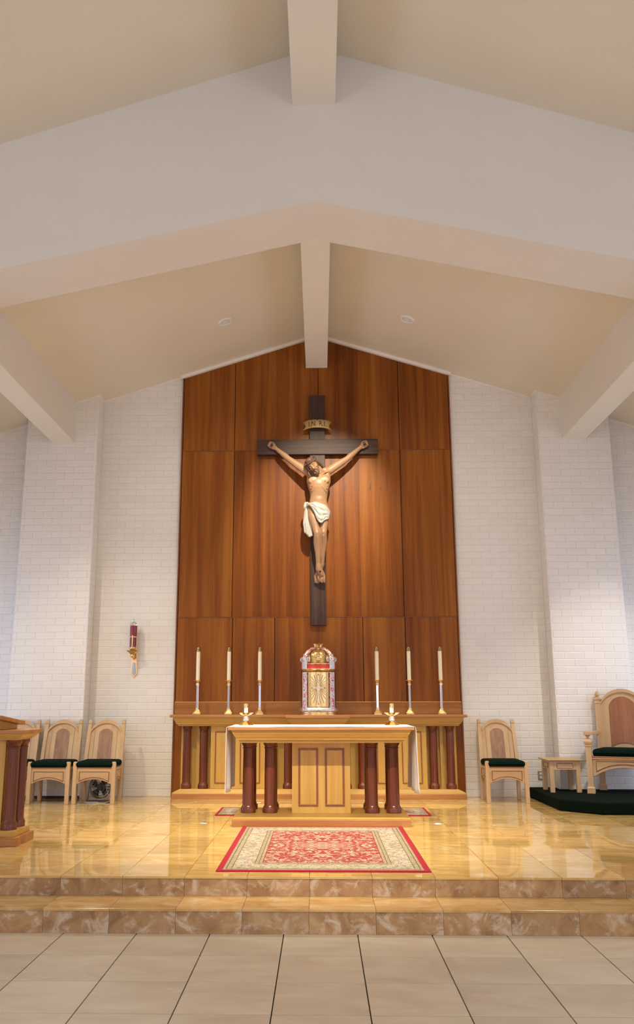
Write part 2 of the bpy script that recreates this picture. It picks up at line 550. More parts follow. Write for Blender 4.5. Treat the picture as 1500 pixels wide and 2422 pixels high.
# lower step and platform
TW, TX = .4572, -.0845
st = struct(MB().box(-5.2, 5.2, Y1 + .014, Y2 + .02, 0, Z1 - .016), 'floor_step', M['groutp'])
pf = struct(MB().box(-5.6, 5.6, Y2 + .014, 12.0, 0, ZP - .016), 'floor_platform', M['groutp'])
def slab(w, d, h, mat, name, b=.0015, gap=.0009):
    mb = MB()
    x, y = w / 2 - gap, d / 2 - gap
    mb.frus((-x, x, -y, y, -h), (-x, x, -y, y, -b)).frus((-x, x, -y, y, -b), (-x + b, x - b, -y + b, y - b, 0))
    me = mb.mesh(name)
    me.materials.append(mat)
    return me
def rslab(w, h, th, mat, name, gap=.0009):
    mb = MB()
    x, b = w / 2 - gap, .0015
    mb.box(-x, x, 0, th, gap, h - gap)
    me = mb.mesh(name)
    me.materials.append(mat)
    return me
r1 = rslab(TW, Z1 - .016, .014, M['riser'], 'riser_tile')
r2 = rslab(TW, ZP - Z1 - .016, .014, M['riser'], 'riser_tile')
trd = slab(TW, Y2 - Y1 + .014 + .006, .016, M['tread'], 'tread_tile')
plt = slab(TW, TW, .016, M['plat'], 'platform_tile', gap=.0013)
plt0 = slab(TW, TW + .006, .016, M['plat'], 'platform_tile', gap=.0013)
for i in range(-11, 11):
    xc = TX + TW * (i + .5)
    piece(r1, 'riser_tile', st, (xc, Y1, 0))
    piece(trd, 'tread_tile', st, (xc, (Y1 - .006 + Y2 + .014) / 2, Z1))
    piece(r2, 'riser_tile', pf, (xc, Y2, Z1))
    for j in range(12):
        if j == 0:
            piece(plt0, 'platform_tile', pf, (xc, Y2 - .003 + TW * .5, ZP))
        elif j < 11:
            piece(plt, 'platform_tile', pf, (xc, Y2 + TW * (j + .5), ZP))
last = slab(TW, 11.88 - (Y2 + 11 * TW), .016, M['plat'], 'platform_tile')
for i in range(-11, 11):
    piece(last, 'platform_tile', pf, (TX + TW * (i + .5), (11.88 + Y2 + 11 * TW) / 2, ZP))

# back wall: mortar backing plus every brick
BL, BH, JT = .2660, .0945, .0065
bcache = {}
def brick_mesh(w, h):
    k = (round(w, 3), round(h, 3))
    if k not in bcache:
        mb = MB()
        p, b = .0040, .0042
        x, z = w / 2, h / 2
        vs = [(-x, 0, -z), (x, 0, -z), (x, 0, z), (-x, 0, z),
              (-x, -p * .55, -z), (x, -p * .55, -z), (x, -p * .55, z), (-x, -p * .55, z),
              (-x + b, -p, -z + b), (x - b, -p, -z + b), (x - b, -p, z - b), (-x + b, -p, z - b)]
        fs = [(8, 9, 10, 11)]
        for a in (0, 4):
            fs += [(a + i, a + (i + 1) % 4, a + 4 + (i + 1) % 4, a + 4 + i) for i in range(4)]
        me = mb.add(vs, fs).mesh('brick')
        me.materials.append(M['brick'])
        bcache[k] = me
    return bcache[k]
rb = random.Random(3)
def lay(parent, a0, a1, ztop, face, side=None, phase=0.0, cut=None):
    """lay courses from a0 to a1 along x (or along y on a return face)"""
    n = int((6.9 - ZP) / BH)
    for c in range(n):
        z = ZP + BH * (c + .5)
        off = a0 - BL + (c % 2) * BL * .5 + phase
        k = 0
        while off + k * BL < a1:
            l, r = max(a0, off + k * BL), min(a1, off + (k + 1) * BL)
            k += 1
            if r - l < .035:
                continue
            mid = (l + r) / 2
            x = mid if side is None else face
            if z - BH * .4 > ztop(x):
                continue
            if cut and cut(mid, z):
                continue
            me = brick_mesh(round(r - l - JT, 2), BH - JT)
            o = bpy.data.objects.new('brick', me)
            COL.objects.link(o)
            o.parent = parent
            w = r - l - JT
            o.scale = (w / round(w, 2), 1, 1)
            jz = rb.uniform(-.0012, .0012)
            if side is None:
                o.location = (mid, face + rb.uniform(0, .0012), z + jz)
                o.rotation_euler = (rb.uniform(-.006, .006), 0, rb.uniform(-.004, .004))
            else:
                o.location = (face, mid, z + jz)
                o.rotation_euler = (0, 0, PI / 2 * side)
def poly_wall(x0, x1, y0, y1, name, mat, top=zc):
    return struct(MB().prism([(x0, 0), (x1, 0), (x1, top(x1) + .05), (x0, top(x0) + .05)], y0, y1), name, mat)
PW0, PW1 = -2.003, 1.934          # panelled bay
PL0, PL1, PR0, PR1 = -4.21, -3.18, 3.135, 4.145   # brick piers
YP = 11.60
wl = poly_wall(-3.24, PW0 - .001, YW, YW + .15, 'wall_back_left', M['mortar'])
lay(wl, PL1, PW0 - .002, zc, YW)
wr = poly_wall(PW1 + .001, 3.2, YW, YW + .15, 'wall_back_right', M['mortar'])
lay(wr, PW1 + .002, PR0, zc, YW, phase=.09)
pl = poly_wall(PL0, PL1, YP, YW + .15, 'wall_pier_left', M['mortar'])
lay(pl, PL0, PL1, zc, YP, phase=.05)
lay(pl, YP, YW, zc, PL1, side=1)
pr = poly_wall(PR0, PR1, YP, YW + .15, 'wall_pier_right', M['mortar'])
lay(pr, PR0, PR1, zc, YP, phase=.02)
lay(pr, YP, YW, zc, PR0, side=-1)
wfl = poly_wall(-5.7, PL0, YW, YW + .15, 'wall_far_left', M['mortar'])
lay(wfl, -5.5, PL0, zc, YW, phase=.11)
wfr = poly_wall(PR1, 5.7, YW, YW + .15, 'wall_far_right', M['mortar'])
lay(wfr, PR1, 5.5, zc, YW, phase=.03)
wbc = struct(MB().prism([(PW0, 0), (PW1, 0), (PW1, zc(PW1) + .05), (X0, zc(X0) + .05), (PW0, zc(PW0) + .05)], YW - .012, YW + .15), 'wall_back_center', M['panedge'])
struct(MB().box(PL0 - 1.3, PL1 + .005, YP - .012, YP, ZP, ZP + .035), 'baseboard_left', M['panedge'])
# chancel side walls
def day_window(n, s, xm, y0, y1, zlo, zhi, glass='dayglass'):
    wn = struct(MB().box(xm - .01, xm + .01, y0, y1, zlo, zhi), 'window_%d' % n, M[glass])
    fr = MB()
    fr.box(xm - .03, xm + .03, y0, y0 + .05, zlo, zhi).box(xm - .03, xm + .03, y1 - .05, y1, zlo, zhi)
    fr.box(xm - .03, xm + .03, y0, y1, zlo, zlo + .05).box(xm - .03, xm + .03, y0, y1, zhi - .05, zhi)
    fr.box(xm - .03, xm + .03, (y0 + y1) / 2 - .025, (y0 + y1) / 2 + .025, zlo, zhi)
    fr.build('window_frame', M['trimw'], wn)
for s, nm in ((-1, 'left'), (1, 'right')):
    lo, hi = sorted((s * 5.5, s * 5.7))
    zt_ = zc(5.5) + .1
    w0, w1, zl, zh = 8.7, 11.2, .5, 3.3
    w = MB().box(lo, hi, YG0, YW + .15, 0, zl).box(lo, hi, YG0, YW + .15, zh, zt_)
    w.box(lo, hi, YG0, w0, zl, zh).box(lo, hi, w1, YW + .15, zl, zh)
    struct(w, 'wall_chancel_' + nm, M['plaster'])
    day_window(20 + (s > 0), s, s * 5.6, w0, w1, zl, zh, 'dayside')

# wood panelling sheets on the centre bay
def sheet(x0, x1, z0, z1, mat=None, sl=False):
    gp = .0045
    a, b = x0 + gp, x1 - gp
    if sl:
        poly = [(a, z0 + gp), (b, z0 + gp), (b, zc(b) - .045), (a, zc(a) - .045)]
        if a < X0 < b:
            poly.insert(3, (X0, zc(X0) - .045))
    else:
        poly = [(a, z0 + gp), (b, z0 + gp), (b, z1 - gp), (a, z1 - gp)]
    return MB().prism(poly, YPAN, YW - .010).build('wood_panel', mat or M['panel'], wbc, bevel=.003, seg=1)
ZA, ZB = 2.687, 5.108
XA, XB, XC, XD = -1.222, .004, 1.182, None
for x0, x1 in ((PW0 + .018, XA), (XA, XB), (XB, XC), (XC, PW1 - .018)):
    sheet(x0, x1, ZB, 0, sl=True)
for x0, x1 in ((PW0 + .018, XA), (XA, XC), (XC, PW1 - .018)):
    sheet(x0, x1, ZA, ZB)
for x0, x1 in ((PW0 + .018, -1.21), (-1.21, -.622), (-.622, .602), (.602, 1.19), (1.19, PW1 - .018)):
    sheet(x0, x1, 1.531, ZA)
sheet(PW0 + .004, PW1 - .004, ZP, 1.37, M['panel'])
MB().box(PW0 + .006, PW1 - .006, YPAN - .006, YW - .01, 1.365, 1.528).build('base_board', M['panelx'], wbc, bevel=.002)
MB().box(PW0 + .006, PW1 - .006, YPAN - .012, YPAN, 1.528, 1.538).build('gold_bead', M['gold_trim'], wbc)
for zz in (ZA, ZB):
    MB().box(PW0 + .01, PW1 - .01, YPAN - .004, YPAN + .004, zz - .0035, zz + .0035).build('panel_rail', M['bead'], wbc)
for xx, nm in ((PW0, 'l'), (PW1 - .016, 'r')):
    MB().box(xx, xx + .016, YPAN - .012, YW, ZP, zc(xx) - .03).build('edge_strip', M['bead'], wbc)

M['knot'] = plain('veneer_knot', (.11, .028, .004), .45, 0)
for px, py, w_, h_ in ((817, 1151, .011, .055), (847.6, 1153.5, .010, .05), (875.4, 1152, .011, .05), (901.7, 1156, .008, .03), (686, 1154, .005, .02), (658.5, 1156, .004, .014)):
    MB().ell(at(px, py, YPAN - .0005), (w_, .0012, h_), 12).build('veneer_knot', M['knot'], wbc, smooth=True)

# chancel ceiling, its cornice strips, beams
for s, nm in ((-1, 'left'), (1, 'right')):
    struct(MB().prism([(X0, zc(X0)), (X0 + s * 5.75, zc(X0 + s * 5.75)), (X0 + s * 5.75, zc(X0 + s * 5.75) + .2), (X0, zc(X0) + .2)], YG1 - .05, YW + .15), 'ceiling_chancel_' + nm, M['ceil'])
def strip(n, x0, x1, y0, y1, th):
    struct(MB().prism([(x0, zc(x0) + .01), (x1, zc(x1) + .01), (x1, zc(x1) - th), (x0, zc(x0) - th)], y0, y1), 'trim_%d' % n, M['trimw'], bevel=.006)
strip(1, PW0 - .03, X0 - .15, YPAN - .05, YW, .042)
strip(2, X0 + .15, PW1 + .03, YPAN - .05, YW, .042)
strip(3, PL1, PW0 - .03, YW - .03, YW, .022)
strip(4, PW1 + .03, PR0, YW - .03, YW, .022)
strip(5, -3.53, PL1 + .02, YP - .03, YP + .2, .022)
strip(6, PR0 - .02, 3.48, YP - .03, YP + .2, .022)
strip(7, -5.5, PL0, YW - .04, YW, .04)
strip(8, PR1, 5.5, YW - .04, YW, .04)
struct(MB().box(-.177, .143, YG1 - .02, YW - .02, 6.384, 7.0), 'ceiling_beam_center', M['beam'], bevel=.006)
struct(MB().box(-3.83, -3.512, YG1 - .02, YP + .005, 5.185, zc(3.5) + .12), 'ceiling_beam_left', M['beam'], bevel=.006)
struct(MB().box(3.466, 3.80, YG1 - .02, YP + .005, 5.18, zc(3.5) + .12), 'ceiling_beam_right', M['beam'], bevel=.006)
# gable wall with the arch
XJ = 5.2
gw = MB()
for s in (-1, 1):
    xa, xb, xe = X0, s * XJ, s * 7.2
    gw.prism([(xa, zs(xa)), (xb, zs(xb)), (xb, zn(xb) + .05), (xa, zn(xa) + .05)], YG0, YG1)
    gw.prism([(xb, 0), (xe, 0), (xe, zn(xe) + .05), (xb, zn(xb) + .05)], YG0, YG1)
struct(gw, 'wall_gable', M['plaster'])
# nave ceiling, beam, walls
for s, nm in ((-1, 'left'), (1, 'right')):
    struct(MB().prism([(X0, zn(X0)), (X0 + s * 7.3, zn(X0 + s * 7.3)), (X0 + s * 7.3, zn(X0 + s * 7.3) + .2), (X0, zn(X0) + .2)], -9.2, YG0 + .05), 'ceiling_nave_' + nm, M['ceil'])
struct(MB().box(-.243, .197, -9.1, YG0 + .01, 7.492, 8.3), 'ceiling_beam_nave', M['beam'], bevel=.006)
NWZ = zn(7.0) + .15
wi = 1
for s, nm in ((-1, 'left'), (1, 'right')):
    xa, xb = (s * 7.0, s * 7.2)
    w = MB()
    ys = [-9.2]
    wins = [(-7.6, -5.6), (-4.2, -2.2), (-.8, 1.2), (2.6, 4.6)]
    zlo, zhi = 1.1, 4.6
    lo, hi = min(xa, xb), max(xa, xb)
    w.box(lo, hi, -9.2, YG0, 0, zlo).box(lo, hi, -9.2, YG0, zhi, NWZ)
    edges = [-9.2] + [e for p in wins for e in p] + [YG0]
    for k in range(0, len(edges), 2):
        w.box(lo, hi, edges[k], edges[k + 1], zlo, zhi)
    struct(w, 'wall_nave_' + nm, M['plaster'])
    for y0, y1 in wins:
        day_window(wi, s, s * 7.1, y0, y1, zlo, zhi)
        wi += 1
wb = MB()
wb.prism([(-7.2, 0), (-2.2, 0), (-2.2, zn(2.2) + .1), (-7.2, zn(7.2) + .1)], -9.2, -9.0)
wb.prism([(2.2, 0), (7.2, 0), (7.2, zn(7.2) + .1), (2.2, zn(2.2) + .1)], -9.2, -9.0)
wb.prism([(-2.2, 3.4), (2.2, 3.4), (2.2, zn(2.2) + .1), (X0, zn(0) + .1), (-2.2, zn(2.2) + .1)], -9.2, -9.0)
struct(wb, 'wall_rear', M['plaster'])
dr = struct(MB().box(-2.2, 2.2, -9.12, -9.08, 0, 3.4), 'window_%d' % wi, M['dayglass'])
fr = MB()
for xx in (-2.2, -.04, 2.12):
    fr.box(xx, xx + .08, -9.15, -9.05, 0, 3.4)
fr.box(-2.2, 2.2, -9.15, -9.05, 2.3, 2.4).box(-2.2, 2.2, -9.15, -9.05, 3.32, 3.4)
fr.build('window_frame', M['mahog'], dr)

# ------------------------------------------------------------------ lamps
def spotlight(loc, target, power, angle, blend, label, color=WARM, size=.05):
    loc, target = Vector(loc), Vector(target)
    r = thing('spotlight', label, 'spotlight', loc, 0, 'ceiling spotlights')
    d = (target - loc).normalized()
    q = d.to_track_quat('-Z', 'Y')
    mh = MB().lathe([(.03, .17), (.055, .16), (.062, .02), (.062, -.01), (.056, -.01), (.05, .03)], seg=20).xf(q.to_matrix().to_4x4())
    mh.build('housing', M['whiteplastic'], r, smooth=True)
    MB().lathe([(.05, .005), (.0501, .02)], seg=20).xf(q.to_matrix().to_4x4()).build('lens', M['spotlens'], r)
    return r, q, d
def spot(loc, target, power, angle, blend, label, color=WARM, size=.05, up=.25):
    r, q, d = spotlight(loc, target, power, angle, blend, label, color, size)
    b = -d * .08
    MB().tube([b, b + Vector((0, 0, up))], .012, 8).build('stem', M['whiteplastic'], r)
    L = bpy.data.lights.new('spot_lamp', 'SPOT')
    L.energy, L.color, L.spot_size, L.spot_blend, L.shadow_soft_size = power, color, math.radians(angle), blend, size
    o = bpy.data.objects.new('spot_lamp', L)
    COL.objects.link(o)
    o.location = Vector(loc) + d * .02
    o.rotation_euler = q.to_euler()
    return r
spot((.33, 8.43, 6.52), (.0, 11.8, 4.08), P_CRUCIFIX, 38, 1.0, 'white spotlight behind the arch beside the roof beam aimed at the crucifix', up=.2, size=.04)
for sx, nm in ((-1, 'reading stand side'), (1, 'armchair side')):
    spot((sx * 1.0, 2.6, 6.95), (sx * .15, 8.75, .3), P_NAVE, 34, .8, 'white spotlight under the nave roof aimed at the altar, ' + nm, up=.85, size=.06)
for sx, nm in ((-1, 'reading stand side'), (1, 'armchair side')):  # unseen fill pair, added to brighten the platform floor
    spot((sx * 2.0, 8.5, 6.14), (sx * 1.1, 9.3, .3), P_FLOOR_FILL, 72, 1.0, 'added white fill spotlight, unseen behind the arch, brightening the sanctuary floor, ' + nm, up=.12, size=.08)
spot((-4.3, 8.55, 5.25), (-1.9, 10.9, .4), P_SIDE_L, 75, .8, 'white spotlight behind the arch above the reading stand', up=.3)
spot((4.5, 8.55, 5.2), (3.75, 11.5, 1.45), P_SIDE_R, 40, .95, 'white spotlight behind the arch aimed at the carved armchair', (1, .90, .80), up=.3)

def downlight(x, y, zf, slope, label, power, cone=120):
    sg = -1 if x < X0 else 1
    r = thing('ceiling_light', label, 'ceiling light', (x, y, zf(x)))
    r.rotation_euler = (0, math.atan(slope) * sg, 0)
    MB().lathe([(.100, .01), (.100, -.006), (.094, -.014), (.074, -.016), (.070, -.008), (.070, .01)], seg=36).build('trim_ring', M['lamptrim'], r, smooth=True)
    MB().lathe([(.07, -.004), (.05, -.012), (.02, -.014), (.001, -.014)], seg=30).build('lens', M['lens'], r, smooth=True)
    MB().lathe([(.036, -.0125), (.036, -.017), (.028, -.018), (.001, -.018)], seg=24).build('lamp', M['lamptrim'], r, smooth=True)
    L = bpy.data.lights.new('down_lamp', 'SPOT')
    L.energy, L.color, L.spot_size, L.spot_blend, L.shadow_soft_size = power, WARM, math.radians(cone), 1.0, .06
    o = bpy.data.objects.new('down_lamp', L)
    COL.objects.link(o)
    o.location = (x, y, zf(x) - .06)
downlight(-1.236, 10.49, zc, .318, 'round white recessed light in the sanctuary ceiling, red wall lamp side', P_DOWN, 120)
downlight(1.197, 10.49, zc, .318, 'round white recessed light in the sanctuary ceiling, armchair side', P_DOWN, 120)
for y, nm in ((4.6, 'by the arch'), (.2, 'over the seats'), (-4.4, 'by the entrance')):  # out-of-view fill lights added to warm the nave floor and ceiling by bounce
    downlight(-3.2, y, zn, .332, 'added unseen round fill light in the nave ceiling %s, reading stand side' % nm, P_NAVE_FILL)
    downlight(3.2, y, zn, .332, 'added unseen round fill light in the nave ceiling %s, armchair side' % nm, P_NAVE_FILL)

# ------------------------------------------------------------------ crucifix
YC = 11.745                   # face of the cross
cr = thing('crucifix', 'large dark wood crucifix with painted figure hung on the wood panelling', 'crucifix', (-.012, YC, 2.566))
CO = Vector(cr.location)
def loc(p): return Vector(p) - CO
def L_at(px, py, Y): return at(px, py, Y) - CO
MB().box(-.112, .110, 0, .074, 0, 3.36).build('upright_beam', M['crossw'], cr, bevel=.006)
MB().box(-.872, .873, -.022, .07, 2.452, 2.678).build('crossbeam', M['crosswx'], cr, bevel=.006)
# title scroll
def scroll_pt(u, w):           # u along -1..1, w 0..1 up
    x = u * .205
    y = -.035 - .040 * math.cos(u * PI * .5) + .022 * max(0, abs(u) - .62) * 6 * (abs(u) - .62)
    z = 2.828 + .008 * (1 - u * u) + w * .125 - .020 * abs(u) ** 3
    return Vector((x, y, z))
sm = MB()
P = []
for i in range(41):
    u = -1 + i / 20
    row = []
    for j in range(9):
        w = j / 8
        p = scroll_pt(u, w)
        if abs(u) > .80:                      # swallow-tail notch
            n = (abs(u) - .80) / .20 * (1 - abs(w - .5) * 2)
            p.x -= math.copysign(.055 * max(0, n), u)
        row.append(p)
    P.append(row)
sm.grid(P)
so = sm.build('title_scroll', M['scroll'], cr, smooth=True)
md = so.modifiers.new('thick', 'SOLIDIFY'); md.thickness = .010; md.offset = 1
def text_mesh(body, size, extr):
    c = bpy.data.curves.new('lettering', 'FONT')
    c.body, c.size, c.extrude = body, size, extr
    c.align_x = 'CENTER'
    o = bpy.data.objects.new('lettering_src', c)
    COL.objects.link(o)
    dg = bpy.context.evaluated_depsgraph_get()
    dg.update()
    me = bpy.data.meshes.new_from_object(o.evaluated_get(dg))
    bpy.data.objects.remove(o)
    return me
for ch_, xo in (('I', -.145), ('.', -.118), ('N', -.068), ('.', -.008), ('R', .058), ('.', .102), ('I', .128), ('.', .155)):
    tme = text_mesh(ch_, .105, .002)
    for vtx in tme.vertices:
        x, y = vtx.co.x * .85 + xo * .82, vtx.co.y
        q = scroll_pt(x / .205, .2 + y / .135 * 1.12)
        vtx.co = Vector((q.x, q.y - .012 - vtx.co.z, q.z))
    tme.materials.clear(); tme.materials.append(M['ink'])
    to = bpy.data.objects.new('letter', tme); COL.objects.link(to); to.parent = so
MB().caps([(0, -.07, 2.955), (0, -.10, 2.96)], .011).build('title_nail', M['nail'], so, smooth=True)

# figure: built as overlapping volumes, fused into one skin
bd = MB()
def A(px, py, Y): return L_at(px, py, Y + .062)
shL, elL, wrL = A(727, 1117, 11.53), A(684, 1086, 11.57), A(652, 1060, 11.625)
shR, elR, wrR = A(779, 1113, 11.53), A(820, 1086, 11.57), A(853, 1058, 11.625)
def mixp(a, b, t): return a + (b - a) * t
for sh, el, wr in ((shL, elL, wrL), (shR, elR, wrR)):
    bd.caps([sh, mixp(sh, el, .35), mixp(sh, el, .7), el], [.058, .055, .049, .041])
    bd.caps([el, mixp(el, wr, .25), mixp(el, wr, .6), wr], [.040, .044, .036, .026])
    bd.ell(mixp(sh, el, .4) + Vector((0, -.012, .012)), (.05, .04, .045))
# torso: stack of ellipses (px left, px right, py, Y centre, half depth)
tor = [(731, 775, 1123, 11.535, .065), (727.5, 779.5, 1131, 11.525, .092), (727.5, 780, 1139, 11.515, .104), (729, 779.5, 1147, 11.51, .106),
       (731, 778, 1156, 11.51, .100), (733, 776, 1166, 11.515, .092), (734, 774.5, 1175, 11.52, .084), (732.5, 773.5, 1184, 11.52, .082),
       (730, 775.5, 1194, 11.52, .086), (729, 777, 1203, 11.52, .090), (731, 776, 1212, 11.52, .085)]
rows = []
for a, b, py, Y, hd in tor:
    l, r = A(a, py, Y), A(b, py, Y)
    c = (l + r) / 2
    rx = (r.x - l.x) / 2
    rows.append([Vector((c.x + rx * math.cos(t), c.y + hd * math.sin(t), c.z)) for t in [2 * PI * k / 28 for k in range(28)]])
tb = MB()
for i in range(len(rows) - 1):
    pass
vs = [p for r in rows for p in r]
fs = [(i * 28 + k, i * 28 + (k + 1) % 28, (i + 1) * 28 + (k + 1) % 28, (i + 1) * 28 + k) for i in range(len(rows) - 1) for k in range(28)]
fs += [tuple(range(27, -1, -1)), tuple(range((len(rows) - 1) * 28, len(rows) * 28))]
bd.add(vs, fs)
# pectorals, rib arch, ribs, belly, clavicles, shoulders' slope
bd.ell(A(742.5, 1136, 11.435), (.078, .016, .056)).ell(A(766.5, 1135, 11.435), (.078, .016, .056))
for s, x0 in ((-1, 752.5), (1, 756.5)):
    bd.caps([A(x0, 1146, 11.411), A(x0 + s * 7, 1151, 11.416), A(x0 + s * 13, 1159, 11.431), A(x0 + s * 16.5, 1166, 11.461)], [.005, .0085, .0085, .004], 8)
    for q in range(3):
        yy = 1146 + q * 6.4
        bd.caps([A(x0 + s * (12.5 + q * 1.2), yy + 1, 11.4325 + q * .003), A(x0 + s * 17.5, yy + 3.0, 11.445), A(x0 + s * (20.5 - q * .5), yy + 3.6, 11.472)], [.004, .0065, .003], 6)
bd.ell(A(754, 1181, 11.462), (.075, .030, .075))
bd.caps([A(757, 1123.5, 11.455), A(742, 1120, 11.475), A(729, 1117, 11.50)], [.010, .011, .012], 8)
bd.caps([A(759, 1123.5, 11.455), A(768, 1118, 11.475), A(778, 1113, 11.50)], [.010, .011, .012], 8)
bd.caps([A(755, 1113, 11.52), A(740, 1116, 11.54), A(728, 1117, 11.54)], [.048, .05, .052])
bd.caps([A(755, 1113, 11.52), A(768, 1114, 11.54), A(778, 1113, 11.54)], [.048, .05, .052])
# lats
bd.caps([A(733, 1124, 11.54), A(732, 1140, 11.55), A(735, 1158, 11.55)], [.045, .04, .03])
bd.caps([A(774, 1122, 11.54), A(776, 1140, 11.55), A(772, 1158, 11.55)], [.045, .04, .03])
# neck
HD = A(741.0, 1101.5, 11.42)
bd.caps([A(758, 1119, 11.51), A(753, 1110, 11.475), HD + Vector((.02, .03, -.02))], [.056, .05, .05])
bd.caps([A(758.5, 1121, 11.455), A(757.5, 1112, 11.455), A(755.5, 1104, 11.45)], [.014, .015, .015], 8)
# head in its own frame: face looks to -Y, tilted to the viewer's left, bowed
HR = (Matrix.Rotation(math.radians(-33), 3, 'Y') @ Matrix.Rotation(math.radians(-18), 3, 'Z') @ Matrix.Rotation(math.radians(16), 3, 'X'))
def H(x, y, z): return HD + HR @ Vector((x, y, z))
bd.ell(H(0, .018, .035), (.076, .094, .086), 18, HR)
bd.ell(H(0, -.024, -.012), (.062, .066, .085), 18, HR)
bd.ell(H(0, -.040, -.070), (.042, .042, .040), 14, HR)
bd.ell(H(0, -.066, -.098), (.022, .020, .020), 12, HR)
bd.ell(H(0, -.06, .055), (.056, .034, .040), 14, HR)
bd.caps([H(0, -.090, .022), H(0, -.102, .0), H(0, -.114, -.026)], [.0085, .010, .0125], 10)
bd.ell(H(-.011, -.100, -.031), .0085, 8).ell(H(.011, -.100, -.031), .0085, 8)
for s in (-1, 1):
    bd.caps([H(s * .008, -.090, .026), H(s * .028, -.087, .031), H(s * .048, -.072, .022)], [.010, .010, .008], 8)
    bd.ell(H(s * .030, -.078, .004), (.0155, .012, .0105), 10, HR)
    bd.caps([H(s * .017, -.085, .001), H(s * .030, -.0895, -.003), H(s * .043, -.080, .000)], [.003, .0038, .003], 6)
    bd.ell(H(s * .042, -.058, -.022), (.019, .022, .016), 10, HR)
bd.caps([H(-.019, -.080, -.061), H(0, -.089, -.0595), H(.019, -.080, -.061)], [.0045, .0065, .0045], 8)
bd.caps([H(-.015, -.079, -.071), H(0, -.087, -.0725), H(.015, -.079, -.071)], [.005, .0075, .005], 8)
# legs
hpL, knL, anL = A(739, 1204, 11.50), A(750, 1262, 11.425), A(753, 1336, 11.545)
hpR, knR, anR = A(767, 1204, 11.50), A(765.5, 1260, 11.44), A(762, 1334, 11.60)
bd.caps([hpL, mixp(hpL, knL, .35) + Vector((-.012, -.01, 0)), mixp(hpL, knL, .75), knL], [.072, .068, .056, .047], 16)
bd.caps([hpR, mixp(hpR, knR, .35) + Vector((.008, -.006, 0)), mixp(hpR, knR, .75), knR], [.070, .064, .054, .046], 16)
for kn, an, s in ((knL, anL, -1), (knR, anR, 1)):
    bd.ell(kn + Vector((0, -.022, .004)), (.029, .030, .038), 12)
    bd.caps([kn, mixp(kn, an, .28) + Vector((s * .004, .022, 0)), mixp(kn, an, .6) + Vector((0, .012, 0)), an], [.047, .054, .041, .031], 14)
    bd.ell(mixp(kn, an, .25) + Vector((s * .016, .03, 0)), (.036, .038, .085), 12)
    bd.caps([kn + Vector((0, -.03, -.045)), mixp(kn, an, .5) + Vector((0, -.016, 0)), an + Vector((0, -.008, 0))], [.014, .016, .014], 8)
    bd.ell(an + Vector((-.028, 0, -.005)), .014, 8).ell(an + Vector((.026, 0, .004)), .014, 8)
# feet: the left-hand leg crosses on top
bd.caps([anL, A(754.5, 1347, 11.555), A(759.5, 1358, 11.580)], [.038, .043, .040], 14)
bd.caps([A(752.5, 1346, 11.57), A(754.5, 1362, 11.605)], [.036, .026], 12).caps([A(758, 1348, 11.565), A(766, 1362, 11.598)], [.036, .027], 12)
bd.ell(anL + Vector((-.010, .040, -.035)), (.034, .042, .045), 12)
bd.caps([anR, A(757, 1348, 11.635), A(751, 1360, 11.645)], [.034, .040, .034], 14)
bd.caps([A(754, 1350, 11.64), A(747, 1364, 11.648)], [.032, .026], 12)
for k in range(5):
    r = (.0150, .0105, .0098, .0092, .0085)[k]
    xt, ye = (767.6, 762.6, 759.0, 755.8, 753.2)[k], (1376.5, 1377.5, 1376.5, 1374.5, 1372.5)[k]
    bd.caps([A(757 + (2 - k) * .9, 1351, 11.535), A(760.5 + (2 - k) * 2.3, 1362, 11.570)], [.004, .0065], 6)
    bd.caps([A(xt - .8, 1362, 11.590), A(xt, 1369.5, 11.580), A(xt + .2, ye, 11.594)], [r * 1.1, r, r * .95], 8)
for xt, ye, r in ((746.0, 1377.5, .0150), (750.8, 1379.0, .0108), (754.6, 1378.2, .0098)):
    bd.caps([A(xt + .8, 1363, 11.640), A(xt, 1371, 11.630), A(xt + .1, ye, 11.640)], [r * 1.1, r, r * .95], 8)
# hands: palms to the viewer, fingers curled round the nails
def hand(wr, s):
    a = Vector((s * .86, 0, .50)).normalized()        # outward along the hand
    b = Vector((-s * .50, 0, .86)).normalized()       # thumb side, up
    n = Vector((0, -1, 0))
    pc = wr + a * .052 + n * .004
    for q in (-.024, -.008, .008, .024):
        bd.caps([wr + b * q * .7, wr + a * .082 + b * q * 1.15], [.017, .0165], 8)
    bd.ell(wr + a * .035 + b * .022 + n * .014, (.022, .016, .022), 10)
    bd.ell(wr + a * .035 - b * .024 + n * .012, (.020, .014, .022), 10)
    for k in range(4):
        o = b * (.031 - .0205 * k)
        l = (.95, 1.05, 1.0, .82)[k]
        k0 = wr + a * .084 + o + n * .004
        k1 = k0 + a * .030 * l + n * .020 + o * .05
        k2 = k1 + n * .024 * l - a * .006
        k3 = k2 - a * .024 * l - n * .002
        bd.caps([k0, k1, k2, k3], [.0105, .010, .0092, .0082], 8)
    t0 = wr + a * .026 + b * .030 + n * .008
    t1 = t0 + a * .030 + b * .016 + n * .016
    t2 = t1 + a * .030 - b * .002 + n * .012
    bd.caps([t0, t1, t2], [.0125, .0105, .009], 8)
    return wr + a * .062
nlL, nlR = hand(wrL, -1), hand(wrR, 1)
body = remesh(bd, 'figure', M['flesh'], cr, .004, 3, 'painted flesh coloured carved figure with outstretched arms')
